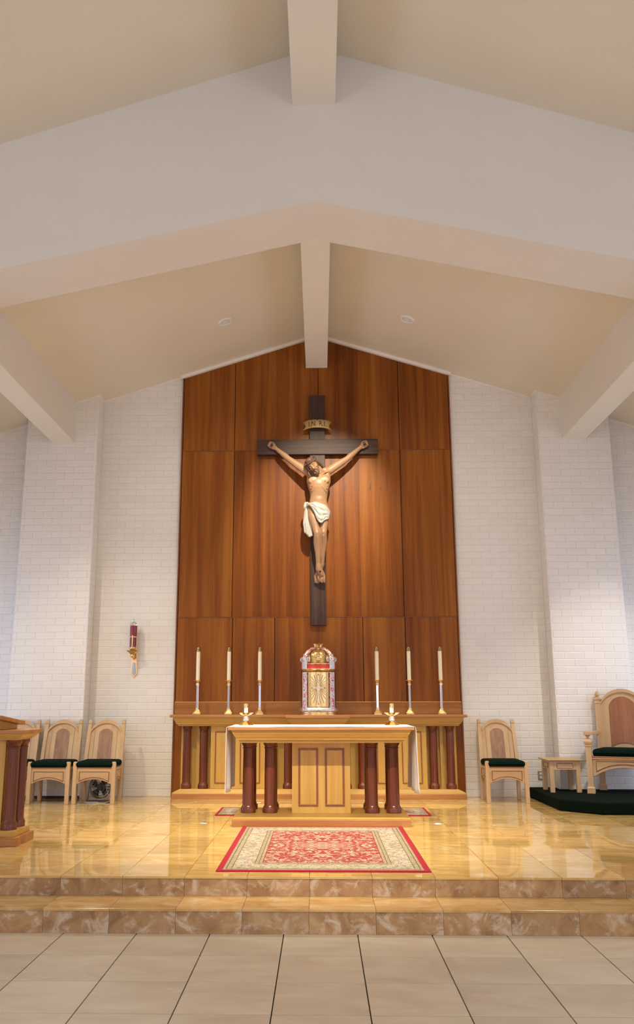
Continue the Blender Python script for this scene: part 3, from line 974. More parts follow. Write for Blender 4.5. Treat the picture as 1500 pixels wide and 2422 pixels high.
# soften the large forms of trunk and limbs; head, hands and feet keep their detail
import numpy as np
me_ = body.data
co = np.empty(len(me_.vertices) * 3); me_.vertices.foreach_get('co', co); co = co.reshape(-1, 3)
ed = np.empty(len(me_.edges) * 2, dtype=np.int64); me_.edges.foreach_get('vertices', ed); ed = ed.reshape(-1, 2)
wgt = np.ones(len(co))
for c_, r_ in ((HD, .175), (wrL + Vector((-.06, 0, .03)), .12), (wrR + Vector((.06, 0, .03)), .12)):
    dd = np.linalg.norm(co - np.array(c_), axis=1)
    wgt = np.minimum(wgt, np.clip((dd - r_) / .04, 0, 1))
wgt = np.minimum(wgt, np.clip((co[:, 2] - A(755, 1350, 11.6).z) / .05, 0, 1))
deg = np.bincount(ed.ravel(), minlength=len(co)).clip(1)
for it_ in range(18):
    acc = np.zeros_like(co)
    for ax_ in range(3):
        acc[:, ax_] = np.bincount(ed[:, 0], co[ed[:, 1], ax_], len(co)) + np.bincount(ed[:, 1], co[ed[:, 0], ax_], len(co))
    co += (acc / deg[:, None] - co) * (.5 * wgt)[:, None]
me_.vertices.foreach_set('co', co.ravel()); me_.update()
# nails
for p, d in ((nlL, .05), (nlR, .05), (A(757.5, 1352.5, 11.53), .035)):
    MB().tube([p + Vector((0, .06, 0)), p + Vector((0, -d + .008, 0))], .006, 8).ell(p + Vector((0, -d + .004, 0)), (.014, .009, .014), 10).build('nail', M['nail'], cr, smooth=True)
MB().ell(A(738, 1150, 11.428), (.0075, .008, .006), 8).caps([A(737.5, 1151, 11.432), A(736.5, 1160, 11.440)], [.0045, .003], 6).build('wound', M['blood'], body, smooth=True)
for px in (741.7, 769):
    MB().ell(A(px, 1137.0, 11.411), (.0075, .005, .0075), 8).build('nipple', plain('painted_brown', (.36, .17, .09), .5), body, smooth=True)
# hair
hm = MB()
hm.ell(H(0, .026, .046), (.084, .098, .084), 18, HR)
hm.ell(H(0, .05, -.02), (.078, .070, .085), 16, HR).ell(H(0, -.030, .094), (.066, .066, .040), 14, HR)
rh = random.Random(5)
for k in range(7):                             # locks framing the face, viewer's left
    t = k / 6
    y = -.052 + t * .075
    hm.caps([H(-.030 - .026 * t, -.052 + .04 * t, .108 - .018 * t), H(-.068 - .012 * t, y - .004, .045), H(-.074 - .010 * t, y + .010, -.025), H(-.070 - .012 * t, y + .024, -.075)], [.014, .0165, .016, .012], 8)
for k in range(6):                             # hair on the viewer's right swept back over the ear
    t = k / 5
    hm.caps([H(.026 + .024 * t, -.056 + .035 * t, .106 - .015 * t), H(.064 + .012 * t, -.030 + .045 * t, .060), H(.080, .014 + .03 * t, .010 - .010 * t), H(.092, .035 + .03 * t, -.035 - .012 * t)], [.013, .0155, .017, .016], 8)
for k in range(5):                             # long lock falling on the chest, viewer's left
    o = k * .9
    hm.caps([H(-.066, -.018 + k * .012, -.05), A(729.5 + o, 1115, 11.435 + k * .006), A(731.5 + o, 1124, 11.43 + k * .007), A(735 + o * .5, 1133, 11.432 + k * .006)], [.015, .012, .0100, .005], 8)
for k in range(4):                             # curl behind the neck, viewer's right
    hm.caps([H(.092, .04 + k * .008, -.035), A(761.5 + k * .6, 1101 + k * 1.4, 11.46 + k * .012), A(763.2, 1104.0 + k * 1.0, 11.475 + k * .010)], [.016, .016, .013], 8)
for k in range(9):                             # combed strands over the crown
    a = (k - 4) / 4
    hm.caps([H(a * .050, -.060, .088 - abs(a) * .012), H(a * .066, -.01, .128 - abs(a) * .022), H(a * .070, .06, .108 - abs(a) * .02)], [.008, .011, .010], 6)
hair = remesh(hm, 'hair', M['hair'], body, .0045, 1)
# beard and moustache
bm_ = MB()
for s in (-1, 1):
    bm_.caps([H(s * .058, -.046, -.028), H(s * .050, -.058, -.066), H(s * .030, -.070, -.098), H(s * .010, -.078, -.118)], [.008, .012, .0145, .0125], 8)
    bm_.caps([H(s * .003, -.099, -.046), H(s * .018, -.093, -.053), H(s * .030, -.082, -.066)], [.0055, .0065, .0045], 8)
    bm_.ell(H(s * .028, -.064, -.088), (.018, .018, .020), 10, HR)
    bm_.caps([H(s * .008, -.080, -.108), H(s * .010, -.083, -.135)], [.013, .005], 8)
bm_.ell(H(0, -.086, -.087), (.008, .006, .008), 8).ell(H(0, -.066, -.108), (.028, .022, .024), 12, HR)
remesh(bm_, 'beard', M['hair'], body, .0038, 1)
# eyebrows and eyelid lines
for s in (-1, 1):
    MB().caps([H(s * .012, -.100, .031), H(s * .029, -.0965, .036), H(s * .046, -.081, .028)], [.0022, .0032, .0018], 6).build('eyebrow', M['hair'], body, smooth=True)
# crown of thorns: three twisted strands
ct = MB()
for st_ in range(3):
    pts = []
    for k in range(60):
        a = 2 * PI * k / 60
        tw = 6 * a + st_ * 2 * PI / 3
        rr = 1.0 + .075 * math.cos(tw)
        pts.append(H(.089 * rr * math.cos(a), .012 + .108 * rr * math.sin(a), .074 + .011 * math.sin(tw) + .010 * math.sin(a)))
    ct.tube(pts, .0082, 8, closed=True)
for k in range(22):
    a = 2 * PI * k / 22 + .1
    p = Vector((.092 * math.cos(a), .012 + .112 * math.sin(a), .078))
    d = Vector((math.cos(a), math.sin(a), rh.uniform(-.6, .9))).normalized()
    ct.tube([H(*p), H(*(p + d * .026))], [.0035, .0006], 5)
ct.build('crown_of_thorns', M['thorn'], body, smooth=True)
# loincloth
lc = MB()
def bez(pts, t):
    pts = [Vector(p) for p in pts]
    n = len(pts) - 1
    f = t * n
    i = min(int(f), n - 1)
    u = f - i
    p0, p1, p2, p3 = pts[max(i - 1, 0)], pts[i], pts[i + 1], pts[min(i + 2, n)]
    return .5 * ((2 * p1) + (p2 - p0) * u + (2 * p0 - 5 * p1 + 4 * p2 - p3) * u * u + (3 * p1 - p0 - 3 * p2 + p3) * u ** 3)
topc = [(726, 1190), (735, 1190), (744, 1187.5), (756, 1190), (768, 1195), (775, 1202), (780, 1212)]
botc = [(725, 1196), (734, 1196), (741, 1207), (751, 1229), (759, 1236.5), (768, 1230.5), (777, 1227)]
NU, NV = 60, 26
P = []
for i in range(NU):
    u = i / (NU - 1)
    tp, bp = bez([(a, b, 0) for a, b in topc], u), bez([(a, b, 0) for a, b in botc], u)
    row = []
    for j in range(NV):
        w = j / (NV - 1)
        px, py = tp.x + (bp.x - tp.x) * w, tp.y + (bp.y - tp.y) * w
        dx = (px - 753) / 27.5
        Y = 11.507 - .122 * math.sqrt(max(0.02, 1 - dx * dx)) - .012 * math.sin(PI * w) - .02 * w
        fold = math.sin(w * 21 + u * 7.0) * .007 + math.sin(w * 34 - u * 11 + 1.0) * .0035 + math.sin(u * 46 + w * 5) * .004 * w
        Y += -fold * min(1, 1.5 * math.sin(PI * min(.98, u + .05)) + .2)
        row.append(A(px, py, Y))
    P.append(row)
lc.grid(P)
lo = lc.build('loincloth', M['loin'], body, smooth=60)
md = lo.modifiers.new('t', 'SOLIDIFY'); md.thickness = .014; md.offset = 0
# gathered ends at the right hip, rope, knot and hanging tail
gm = MB()
for k in range(7):
    t = k / 6
    gm.caps([A(772 + t * 2, 1200 + k * 3.6, 11.45 + .008 * k), A(778 + 1.5 * math.sin(k), 1207 + k * 3.0, 11.46 + .008 * k), A(779.5 - t * 3 + (k % 2) * 1.5, 1214 + k * 2.0, 11.485 + .006 * k)], [.015, .014, .009], 8)
gm.caps([A(724, 1192, 11.49), A(722, 1198, 11.48)], [.030, .026], 10).caps([A(728, 1190, 11.47), A(721, 1201, 11.485), A(724, 1205, 11.49)], [.02, .021, .014], 8)
for k in range(8):
    t = k / 7
    xa, xb, xc_, xd = 725 + t * 3, 721.5 + t * 9, 719.6 + t * 15, 722 + t * 16.5
    ye = (1259, 1261, 1263, 1266.5, 1268, 1268.5, 1267.5, 1266)[k]
    yv = 11.50 + .012 * math.sin(k * 2.4)
    gm.caps([A(xa, 1196, 11.485), A(xb, 1217, yv), A(xc_ + 1.2 * math.sin(k * 3), 1238, yv - .006), A(xd, ye, yv)], [.014, .017, .018, .015], 8)
remesh(gm, 'drape_tail', M['loin'], lo, .0045, 2)
MB().tube([A(726, 1190.5, 11.43), A(733, 1192, 11.405), A(742, 1189.5, 11.392)], .006, 8).build('rope', plain('gold_rope', (.50, .34, .14), .5), lo, smooth=True)

# ------------------------------------------------------------------ columns
def column(mb, x, y, z0, z1, r, seg=28):
    h = z1 - z0
    b = r * 1.29
    mb.lathe([(b, 0), (b, .046), (b * .97, .052), (r * 1.16, .056), (r * 1.15, .064), (r * 1.03, .072), (r, .085), (r, h * .45), (r * .955, h - .085),
              (r * .96, h - .078), (r * 1.06, h - .074), (r * 1.06, h - .066), (r * .97, h - .062), (r * 1.02, h - .048), (r * 1.20, h - .030), (r * 1.26, h - .026), (r * 1.26, h)], (x, y, z0), seg)
    return mb
def inset(parent, x0, x1, z0, z1, y, bead=.011, th=.006):
    """moulded frame: dark bead round a slightly raised field"""
    mb = MB()
    for a in ((x0, x1, z1 - bead, z1), (x0, x1, z0, z0 + bead), (x0, x0 + bead, z0 + bead, z1 - bead), (x1 - bead, x1, z0 + bead, z1 - bead)):
        mb.box(a[0], a[1], y - th * 1.6, y + .004, a[2], a[3])
    mb.build('molding', M['bead'], parent, bevel=.003)
    MB().box(x0 + bead, x1 - bead, y - th * .4, y + .004, z0 + bead, z1 - bead).build('inset_panel', M['maple'], parent)

def cornice(mb, x0, x1, y0, y1, zt, zb, dx, dy, back=True):
    """stepped cornice: widest at the top, drawing in by dx / dy at the bottom"""
    prof = [(0, 0), (0, .14), (.10, .16), (.10, .24), (.30, .42), (.46, .58), (.60, .66), (.60, .74), (.86, .80), (.86, .86), (1, .88), (1, 1)]
    vs, fs = [], []
    for d, t in prof:
        z = zt + (zb - zt) * t
        yb = y1 - (dy * d if back else 0)
        vs += [(x0 + dx * d, y0 + dy * d, z), (x1 - dx * d, y0 + dy * d, z), (x1 - dx * d, yb, z), (x0 + dx * d, yb, z)]
    n = len(prof)
    for i in range(n - 1):
        fs += [(i * 4 + k, i * 4 + (k + 1) % 4, i * 4 + 4 + (k + 1) % 4, i * 4 + 4 + k) for k in range(4)]
    fs += [(0, 1, 2, 3), tuple(range(4 * n - 1, 4 * n - 5, -1))]
    return mb.add(vs, fs)

# ------------------------------------------------------------------ retable (high altar shelf against the panelling)
rt = thing('retable', 'long wooden altar shelf with red columns against the wood panelling', 'altar shelf', (-.03, 11.70, ZP))
def RX(x): return x + .03
RY = 11.70
def rb_(name, mat, x0, x1, y0, y1, z0, z1, **kw):
    return MB().box(RX(x0), RX(x1), y0 - RY, y1 - RY, z0 - ZP, z1 - ZP).build(name, mat, rt, **kw)
rb_('shelf', M['cherryx'], -2.0, 1.944, 11.53, YPAN - .008, 1.333, 1.368, bevel=.004)
rb_('shelf_center', M['cherryx'], -.445, .385, 11.26, 11.53, 1.328, 1.3685, bevel=.004)
MB_c = cornice(MB(), RX(-1.955), RX(1.90), 11.55 - RY, YPAN - .02 - RY, 1.333 - ZP, 1.222 - ZP, .06, .05, False)
MB_c.build('cornice', M['maplex'], rt)
cornice(MB(), RX(-.43), RX(.37), 11.28 - RY, 11.60 - RY, 1.328 - ZP, 1.225 - ZP, .08, .06, False).build('cornice_center', M['maplex'], rt)
MB().frus((RX(-1.955), RX(1.905), 11.583 - RY, YPAN - .012 - RY, 0), (RX(-1.955), RX(1.905), 11.583 - RY, YPAN - .012 - RY, .064)).build('plinth', M['cherryx'], rt, bevel=.003)
MB().frus((RX(-1.95), RX(1.90), 11.586 - RY, YPAN - .012 - RY, .064), (RX(-1.945), RX(1.895), 11.59 - RY, YPAN - .012 - RY, .078)).frus(
    (RX(-1.945), RX(1.895), 11.59 - RY, YPAN - .012 - RY, .078), (RX(-1.855), RX(1.805), 11.625 - RY, YPAN - .012 - RY, .120)).build('plinth_molding', M['maplex'], rt)
zb, zt = .416, 1.222
rb_('back_panel', M['maple'], -1.845, 1.79, YPAN - .035, YPAN - .012, zb, zt)
for x0, x1 in ((-1.87, -1.835), (1.78, 1.815), (-1.66, -1.62), (1.60, 1.64)):
    rb_('stile', M['maple'], x0, x1, YPAN - .07, YPAN - .012, zb, zt)
for x in (-1.785, -1.560, -.650, -.430, .345, .560, 1.505, 1.728):
    column(MB(), RX(x), 11.70 - RY, zb - ZP, zt - ZP, .0525).build('column', M['mahog'], rt, smooth=50)
for x0, x1, ins in ((-1.459, -.715, ((-1.402, -1.132), (-1.068, -.800))), (.665, 1.409, ((.752, 1.020), (1.082, 1.345)))):
    b = rb_('cabinet_panel', M['maple'], x0, x1, 11.655, YPAN - .012, zb, zt, bevel=.003)
    for a, c in ins:
        inset(b, RX(a), RX(c), .485 - ZP, 1.150 - ZP, 11.655 - RY, .013)
rb_('center_body', M['maple'], -.36, .30, 11.36, YPAN - .012, ZP, 1.225, bevel=.003)

# ------------------------------------------------------------------ tabernacle
TB = thing('tabernacle', 'round gold and silver tabernacle with red band on the altar shelf', 'tabernacle', (-.018, 11.53, 1.3685))
R0 = .232
MB().lathe([(.262, 0), (.262, .012), (.258, .014), (.252, .020), (.252, .034), (.246, .040), (.236, .044)], seg=56).build('base', M['gold'], TB, smooth=True)
MB().lathe([(.250, .040), (.256, .055), (.254, .080), (.246, .092), (.236, .094)], seg=56).build('base_band', M['silver'], TB, smooth=True)
MB().lathe([(R0, .09), (R0, .56)], seg=64).build('drum_wall', M['brassdk'], TB, smooth=True)
MB().lathe([(R0 + .003, .555), (R0 + .008, .560), (R0 + .026, .566), (R0 + .029, .574), (R0 + .022, .584), (R0 + .012, .592), (R0 + .012, .598)], seg=64).build('cornice_ring', M['gold'], TB, smooth=True)
MB().lathe([(R0 + .010, .597), (R0 + .010, .648)], seg=64).build('red_band', M['redband'], TB, smooth=True)
MB().lathe([(R0 + .010, .647), (R0 + .018, .652), (R0 + .018, .660), (R0 + .004, .670), (R0 - .03, .676)], seg=64).build('upper_ring', M['gold'], TB, smooth=True)
dm = [(R0 - .055, .672), (R0 - .060, .72), (R0 - .064, .765)]
dm += [((R0 - .064) * math.cos(a), .765 + .095 * math.sin(a)) for a in [PI / 2 * k / 8 for k in range(1, 8)]] + [(.02, .861)]
MB().lathe(dm, seg=56).build('dome', M['gold'], TB, smooth=True)
def cyl_patch(a0, a1, z0, z1, r, th, na=8):
    mb = MB()
    P1 = [(r * math.sin(a0 + (a1 - a0) * k / na), -r * math.cos(a0 + (a1 - a0) * k / na)) for k in range(na + 1)]
    P2 = [((r + th) * math.sin(a0 + (a1 - a0) * k / na), -(r + th) * math.cos(a0 + (a1 - a0) * k / na)) for k in range(na + 1)]
    return mb.prism(P1 + P2[::-1], z0, z1, 'z')
for s in (-1, 1):
    for ca in (.80, 2.3):
        a0, a1 = sorted((s * (ca - .165), s * (ca + .165)))
        pq = cyl_patch(a0, a1, .045, .552, R0, .022).build('filigree_pilaster', M['filigree'], TB, bevel=.004)
        for aa in (a0 + .02, a1 - .02):
            cyl_patch(aa - .016, aa + .016, .045, .552, R0 + .022, .006, 2).build('silver_edge', M['silver'], pq)
        cyl_patch(a0 - .02, a1 + .02, .585, .700, R0 + .008, .026).build('bracket', M['silver'], TB, bevel=.006)
        am = (a0 + a1) / 2
        d = Vector((math.sin(am), -math.cos(am), 0))
        rib = MB()
        pts = [d * (R0 + .012) + Vector((0, 0, .69)), d * (R0 + .006) + Vector((0, 0, .75)), d * (R0 - .035) + Vector((0, 0, .81)), d * (R0 - .10) + Vector((0, 0, .852)), d * .06 + Vector((0, 0, .872))]
        rib.tube([bez(pts, k / 16) for k in range(17)], [.026] * 10 + [.022] * 7, 8, flat=.8)
        rib.build('dome_rib', M['filigree'], TB, smooth=True)
        sc = MB()                              # scroll volutes at the foot of each rib
        e = Vector((math.cos(am), math.sin(am), 0))
        for q in (-1, 1):
            pts = []
            for k in range(22):
                th = k / 21 * 2.6 * PI
                rr = .034 * (1 - k / 21 * .72)
                c = d * (R0 + .010) + e * q * .062 + Vector((0, 0, .712))
                pts.append(c + e * (-q) * rr * math.cos(th) + Vector((0, 0, 1)) * rr * math.sin(th))
            sc.tube(pts, .0075, 6)
        sc.tube([d * (R0 + .03) + Vector((0, 0, .70)), d * (R0 + .04) + Vector((0, 0, .745)), d * (R0 + .034) + Vector((0, 0, .79))], [.010, .007, .001], 6)
        sc.build('scroll', M['silver'], TB, smooth=True)
# door with rays and cross
door = cyl_patch(-.575, .575, .105, .545, R0 - .002, .010, 18).build('door', M['gold'], TB)
door['label'] = 'gold door engraved with rays and a cross'
def dp(x, z, o=0.0):
    a = x / R0
    return Vector(((R0 + .009 + o) * math.sin(a), -(R0 + .009 + o) * math.cos(a), z))
fr = MB()
for sx in (-1, 1):
    for k in range(22):
        z = .12 + k * .0193
        fr.tube([dp(sx * .100, z), dp(sx * .122, z)], .0042, 5)
for zz in (.113, .537):
    for k in range(11):
        x = -.105 + k * .021
        fr.tube([dp(x, zz - .006), dp(x, zz + .006)], .0055, 5)
fr.build('beaded_frame', M['gold'], door, smooth=True)
ry = MB()
for k in range(28):
    a = 2 * PI * (k + .5) / 28
    dx, dz = math.sin(a), math.cos(a)
    tmax = min(.088 / max(abs(dx), 1e-3), (.165 if dz > 0 else .195) / max(abs(dz), 1e-3))
    ry.tube([dp(dx * .030, .345 + dz * .030), dp(dx * tmax * .55, .345 + dz * tmax * .55), dp(dx * tmax, .345 + dz * tmax)], [.0016, .0028, .0036], 4)
ry.build('ray_engraving', M['brassdk'], door)
cx_ = MB()
cx_.prism([(-.010, .150), (.010, .150), (.007, .19), (.007, .50), (-.007, .50), (-.007, .19)], -R0 - .020, -R0 - .004)
cx_.prism([(-.075, .352), (-.075, .338), (.075, .338), (.075, .352)], -R0 - .018, -R0 + .015)
for x, z in ((0, .515), (0, .140), (-.082, .345), (.082, .345)):
    p = dp(x, z)
    cx_.add([p + Vector((-.014, 0, 0)), p + Vector((0, 0, -.016)), p + Vector((.014, 0, 0)), p + Vector((0, 0, .016)), p + Vector((0, -.012, 0))], [(0, 1, 4), (1, 2, 4), (2, 3, 4), (3, 0, 4), (3, 2, 1, 0)])
cx_.build('door_cross', M['silver'], door)
# front ornament of the dome and the crown on top
orn = MB()
for k in range(9):
    a = -1.1 + k * 2.2 / 8
    orn.tube([(0, -R0 + .02, .70), (math.sin(a) * .06, -R0 + .012, .72 + math.cos(a) * .05), (math.sin(a) * .098, -R0 + .03, .715 + math.cos(a) * .088)], [.012, .011, .002], 6)
orn.ell((0, -R0 + .004, .715), (.035, .018, .028), 10)
orn.build('dome_ornament', M['gold'], TB, smooth=True)
ck = MB().lathe([(.045, .858), (.048, .870), (.040, .878), (.034, .884), (.038, .892)], seg=24)
for k in range(8):
    a = 2 * PI * k / 8 + .2
    ck.tube([(.036 * math.cos(a), .036 * math.sin(a), .888), (.052 * math.cos(a), .052 * math.sin(a), .908), (.066 * math.cos(a), .066 * math.sin(a), .936)], [.010, .008, .001], 5)
ck.build('crown', M['gold'], TB, smooth=True)

# ------------------------------------------------------------------ tall candlesticks with candles
def make_stick():
    r = thing('candlestick', '', 'candlestick', (0, 0, 0), 0, 'tall candlesticks on the altar shelf')
    b = MB()
    b.frus((-.052, .052, -.052, .052, 0), (-.052, .052, -.052, .052, .014))
    b.frus((-.048, .048, -.048, .048, .014), (-.017, .017, -.017, .017, .062))
    b.build('base', M['brass'], r, bevel=.002)
    f = MB()
    for a in range(4):
        t = PI / 4 + a * PI / 2
        f.tube([(.075 * math.cos(t), .075 * math.sin(t), .014), (.050 * math.cos(t), .050 * math.sin(t), .034), (.020 * math.cos(t), .020 * math.sin(t), .066)], [.007, .008, .007], 6)
    f.build('corner_rib', M['brass'], r, smooth=True)
    MB().frus((-.017, .017, -.017, .017, .060), (-.020, .020, -.020, .020, .075)).frus((-.020, .020, -.020, .020, .075), (-.015, .015, -.015, .015, .092)).build('lower_knop', M['crystal'], r)
    MB().box(-.0145, .0145, -.0145, .0145, .09, .385).build('shaft', M['chrome'], r, bevel=.002)
    MB().frus((-.015, .015, -.015, .015, .383), (-.021, .021, -.021, .021, .396)).frus((-.021, .021, -.021, .021, .396), (-.014, .014, -.014, .014, .418)).build('upper_knop', M['crystal'], r)
    MB().lathe([(.013, .415), (.022, .424), (.036, .436), (.066, .450), (.068, .453), (.064, .453), (.03, .446), (.006, .446)], seg=4, a0=PI / 4).build('drip_pan', M['brass'], r)
    return r
def make_candle():
    r = thing('candle', '', 'candle', (0, 0, 0), 0, 'tall candles on the altar shelf')
    MB().lathe([(.0265, 0), (.0265, .405)], seg=24).build('wax', M['wax'], r, smooth=True)
    c = MB().lathe([(.0285, .392), (.0300, .394), (.0300, .402), (.0288, .404), (.0288, .430), (.026, .444), (.018, .454), (.006, .458)], seg=24)
    c.build('brass_cap', M['brassdk'], r, smooth=True)
    return r
ks, kc = make_stick(), make_candle()
where = [(-1.655, 'outermost from the tabernacle on the red wall lamp side'), (-1.233, 'middle one of three on the red wall lamp side'), (-.812, 'closest to the tabernacle on the red wall lamp side'),
         (.775, 'closest to the tabernacle on the armchair side'), (1.207, 'middle one of three on the armchair side'), (1.630, 'outermost from the tabernacle on the armchair side')]
for i, (x, w) in enumerate(where):
    p = (x, 11.665, 1.368)
    lb1 = 'tall steel and brass candlestick, ' + w
    lb2 = 'tall cream candle with brass cap, ' + w
    q = (x, 11.665, 1.368 + .445)
    if i == 0:
        ks.location, kc.location = p, q
        ks['label'], kc['label'] = lb1, lb2
    else:
        dup(ks, lb1, p)
        dup(kc, lb2, q)

# ------------------------------------------------------------------ altar table
AL = thing('altar', 'wooden altar table with mahogany columns and panelled pedestal on a plinth', 'altar', (.008, 9.5, ZP))
AX, AY = .008, 9.5
def ab(name, mat, x0, x1, y0, y1, z0, z1, **kw):
    return MB().box(x0 - AX, x1 - AX, y0 - AY, y1 - AY, z0 - ZP, z1 - ZP).build(name, mat, AL, **kw)
ab('plinth', M['cherryx'], -.907, .920, 9.08, 9.935, ZP, .366, bevel=.004)
ab('plinth_top', M['maplex'], -.903, .916, 9.084, 9.93, .366, .381, bevel=.003)
AT = 1.279
ab('table_top', M['cherryx'], -.960, .978, 9.06, 9.985, 1.249, AT, bevel=.004)
cornice(MB(), -.925 - AX, .943 - AX, 9.085 - AY, 9.96 - AY, 1.249 - ZP, 1.120 - ZP, .085, .085).build('cornice', M['maplex'], AL)
for x in (-.777, -.542, .552, .784):
    for y in (9.535, 9.850):
        column(MB(), x - AX, y - AY, .381 - ZP, 1.121 - ZP, .0625).build('column', M['mahog'], AL, smooth=50)
pd = ab('pedestal', M['maple'], -.305, .320, 9.455, 9.905, .381, 1.121, bevel=.003)
for a, c in ((-.236, -.024), (.050, .258)):
    inset(pd, a - AX, c - AX, .455 - ZP, 1.050 - ZP, 9.455 - AY, .021)
# altar cloth: a runner over the top with long drops at both ends
P = []
xl, xr, zc_, zl = -.972, .990, AT + .003, .615
path = []
for k in range(14):
    path.append((xl, zl + (zc_ - .02 - zl) * k / 13, 1 - k / 13))
path += [(xl + .002, zc_ - .006, 0), (xl + .012, zc_, 0)]
for k in range(1, 30):
    path.append((xl + .012 + (xr - xl - .024) * k / 30, zc_, 0))
path += [(xr - .012, zc_, 0), (xr - .002, zc_ - .006, 0)]
for k in range(14):
    path.append((xr, zc_ - .02 - (zc_ - .02 - zl) * k / 13, k / 13))
for i, (x, z, h) in enumerate(path):
    row = []
    s = -1 if x < 0 else 1
    for j in range(25):
        t = j / 24
        y = 9.064 + (9.90 - 9.064) * t
        o = s * h * (.012 * math.sin(t * 9 + 1.2) + .010 * math.sin(t * 17 + s) * h)
        zz = z
        if h == 0:
            zz = z + .0016 * (1 + math.sin(x * 7 + t * 3) * math.sin(t * 5 + x * 3))
        row.append((x + o + s * .004 * (1 - h) * (h > 0), y - .006 * h * math.sin(t * 5), zz))
    P.append(row)
cl = MB().grid(P).build('altar_cloth', M['cloth'], None, smooth=60)
md = cl.modifiers.new('t', 'SOLIDIFY'); md.thickness = .003; md.offset = 1
tag(cl, 'white linen cloth over the altar table hanging at both ends', 'altar cloth')

# short candles on the altar
def make_short():
    r = thing('candle_holder', '', 'candle holder', (0, 0, 0), 0, 'short candle holders on the altar')
    b = MB().lathe([(.088, 0), (.088, .006), (.074, .016), (.046, .036), (.024, .050)], seg=8, a0=PI / 8)
    b.build('base', M['brass'], r)
    MB().lathe([(.022, .048), (.031, .060), (.031, .086), (.020, .102)], seg=6).build('crystal_knop', M['crystal'], r)
    MB().lathe([(.018, .100), (.035, .106), (.062, .118), (.086, .134), (.090, .137), (.084, .137), (.05, .124), (.02, .116), (.001, .116)], seg=32).build('dish', M['brass'], r, smooth=True)
    return r
def make_shortc():
    r = thing('short_candle', '', 'candle', (0, 0, 0), 0, 'short candles on the altar')
    MB().lathe([(.0215, 0), (.0215, .085)], seg=20).build('wax', M['waxw'], r, smooth=True)
    MB().lathe([(.0235, .070), (.0245, .072), (.0245, .080), (.0235, .082), (.0235, .108), (.021, .118), (.012, .124), (.002, .124)], seg=20).build('brass_cap', M['gold'], r, smooth=True)
    return r
hs, hc = make_short(), make_shortc()
for i, (x, w) in enumerate(((-.815, 'at the reading stand end'), (.787, 'at the armchair end'))):
    lb1, lb2 = 'low gold candle holder with dish on the altar cloth ' + w, 'short white candle with gold cap on the altar ' + w
    p, q = (x, 9.56, zc_ + .0035), (x, 9.56, zc_ + .0035 + .116)
    if i == 0:
        hs.location, hc.location = p, q
        hs['label'], hc['label'] = lb1, lb2
    else:
        dup(hs, lb1, p)
        dup(hc, lb2, q)

# ------------------------------------------------------------------ rugs
def rug(name, label, x0, x1, y0, y1, s):
    hx, hy = (x1 - x0) / 2, (y1 - y0) / 2
    r = thing(name, label, 'rug', ((x0 + x1) / 2, (y0 + y1) / 2, ZP))
    MB().box(-hx + .012, hx - .012, -hy + .012, hy - .012, .0005, .009).build('pile', rug_mat(name + '_pattern', hx, hy, s), r)
    e = MB()
    e.box(-hx, hx, -hy, -hy + .012, .0005, .010).box(-hx, hx, hy - .012, hy, .0005, .010)
    e.box(-hx, -hx + .012, -hy + .012, hy - .012, .0005, .010).box(hx - .012, hx, -hy + .012, hy - .012, .0005, .010)
    e.build('binding', M['rugbind'], r)
rug('patterned_rug', 'large red and cream patterned rug in front of the altar', -.790, .822, 6.765, 9.07, 1.0)
rug('patterned_rug', 'small red bordered rug behind the altar with its ends showing', -1.182, 1.232, 9.945, 10.63, .62)

# ------------------------------------------------------------------ reading stand (ambo)
AM = thing('ambo', 'wooden reading stand with red columns and sloping desk beside the chairs', 'reading stand', (-3.2, 8.07, ZP))
MX, MY = -3.2, 8.07
def mb_(name, mat, x0, x1, y0, y1, z0, z1, **kw):
    return MB().box(x0 - MX, x1 - MX, y0 - MY, y1 - MY, z0 - ZP, z1 - ZP).build(name, mat, AM, **kw)
mb_('plinth', M['cherryx'], -3.715, -2.685, 7.833, 8.31, ZP, .372, bevel=.004)
mb_('plinth_step', M['maplex'], -3.685, -2.715, 7.868, 8.275, .372, .424, bevel=.004)
mb_('body', M['maple'], -3.525, -2.880, 7.965, 8.18, .424, 1.20, bevel=.003)
for x in (-3.60, -2.805):
    for y in (7.965, 8.175):
        column(MB(), x - MX, y - MY, .424 - ZP, 1.203 - ZP, .056).build('column', M['mahog'], AM, smooth=50)
cornice(MB(), -3.715 - MX, -2.685 - MX, 7.838 - MY, 8.29 - MY, 1.262 - ZP, 1.203 - ZP, .055, .055).build('cornice', M['maplex'], AM)
mb_('ledge', M['cherryx'], -3.74, -2.660, 7.813, 8.315, 1.262, 1.292, bevel=.004)
dk = MB().prism([(7.80 - MY, 1.292 - ZP), (8.33 - MY, 1.292 - ZP), (8.33 - MY, 1.330 - ZP), (7.80 - MY, 1.386 - ZP)], -3.485 - MX, -2.915 - MX, 'x')
dk.build('desk_box', M['maplex'], AM, bevel=.004)
ds = MB().prism([(7.745 - MY, 1.388 - ZP), (8.385 - MY, 1.326 - ZP), (8.385 - MY, 1.361 - ZP), (7.745 - MY, 1.423 - ZP)], -3.54 - MX, -2.86 - MX, 'x')
ds.build('desk_top', M['cherryx'], AM, bevel=.004)

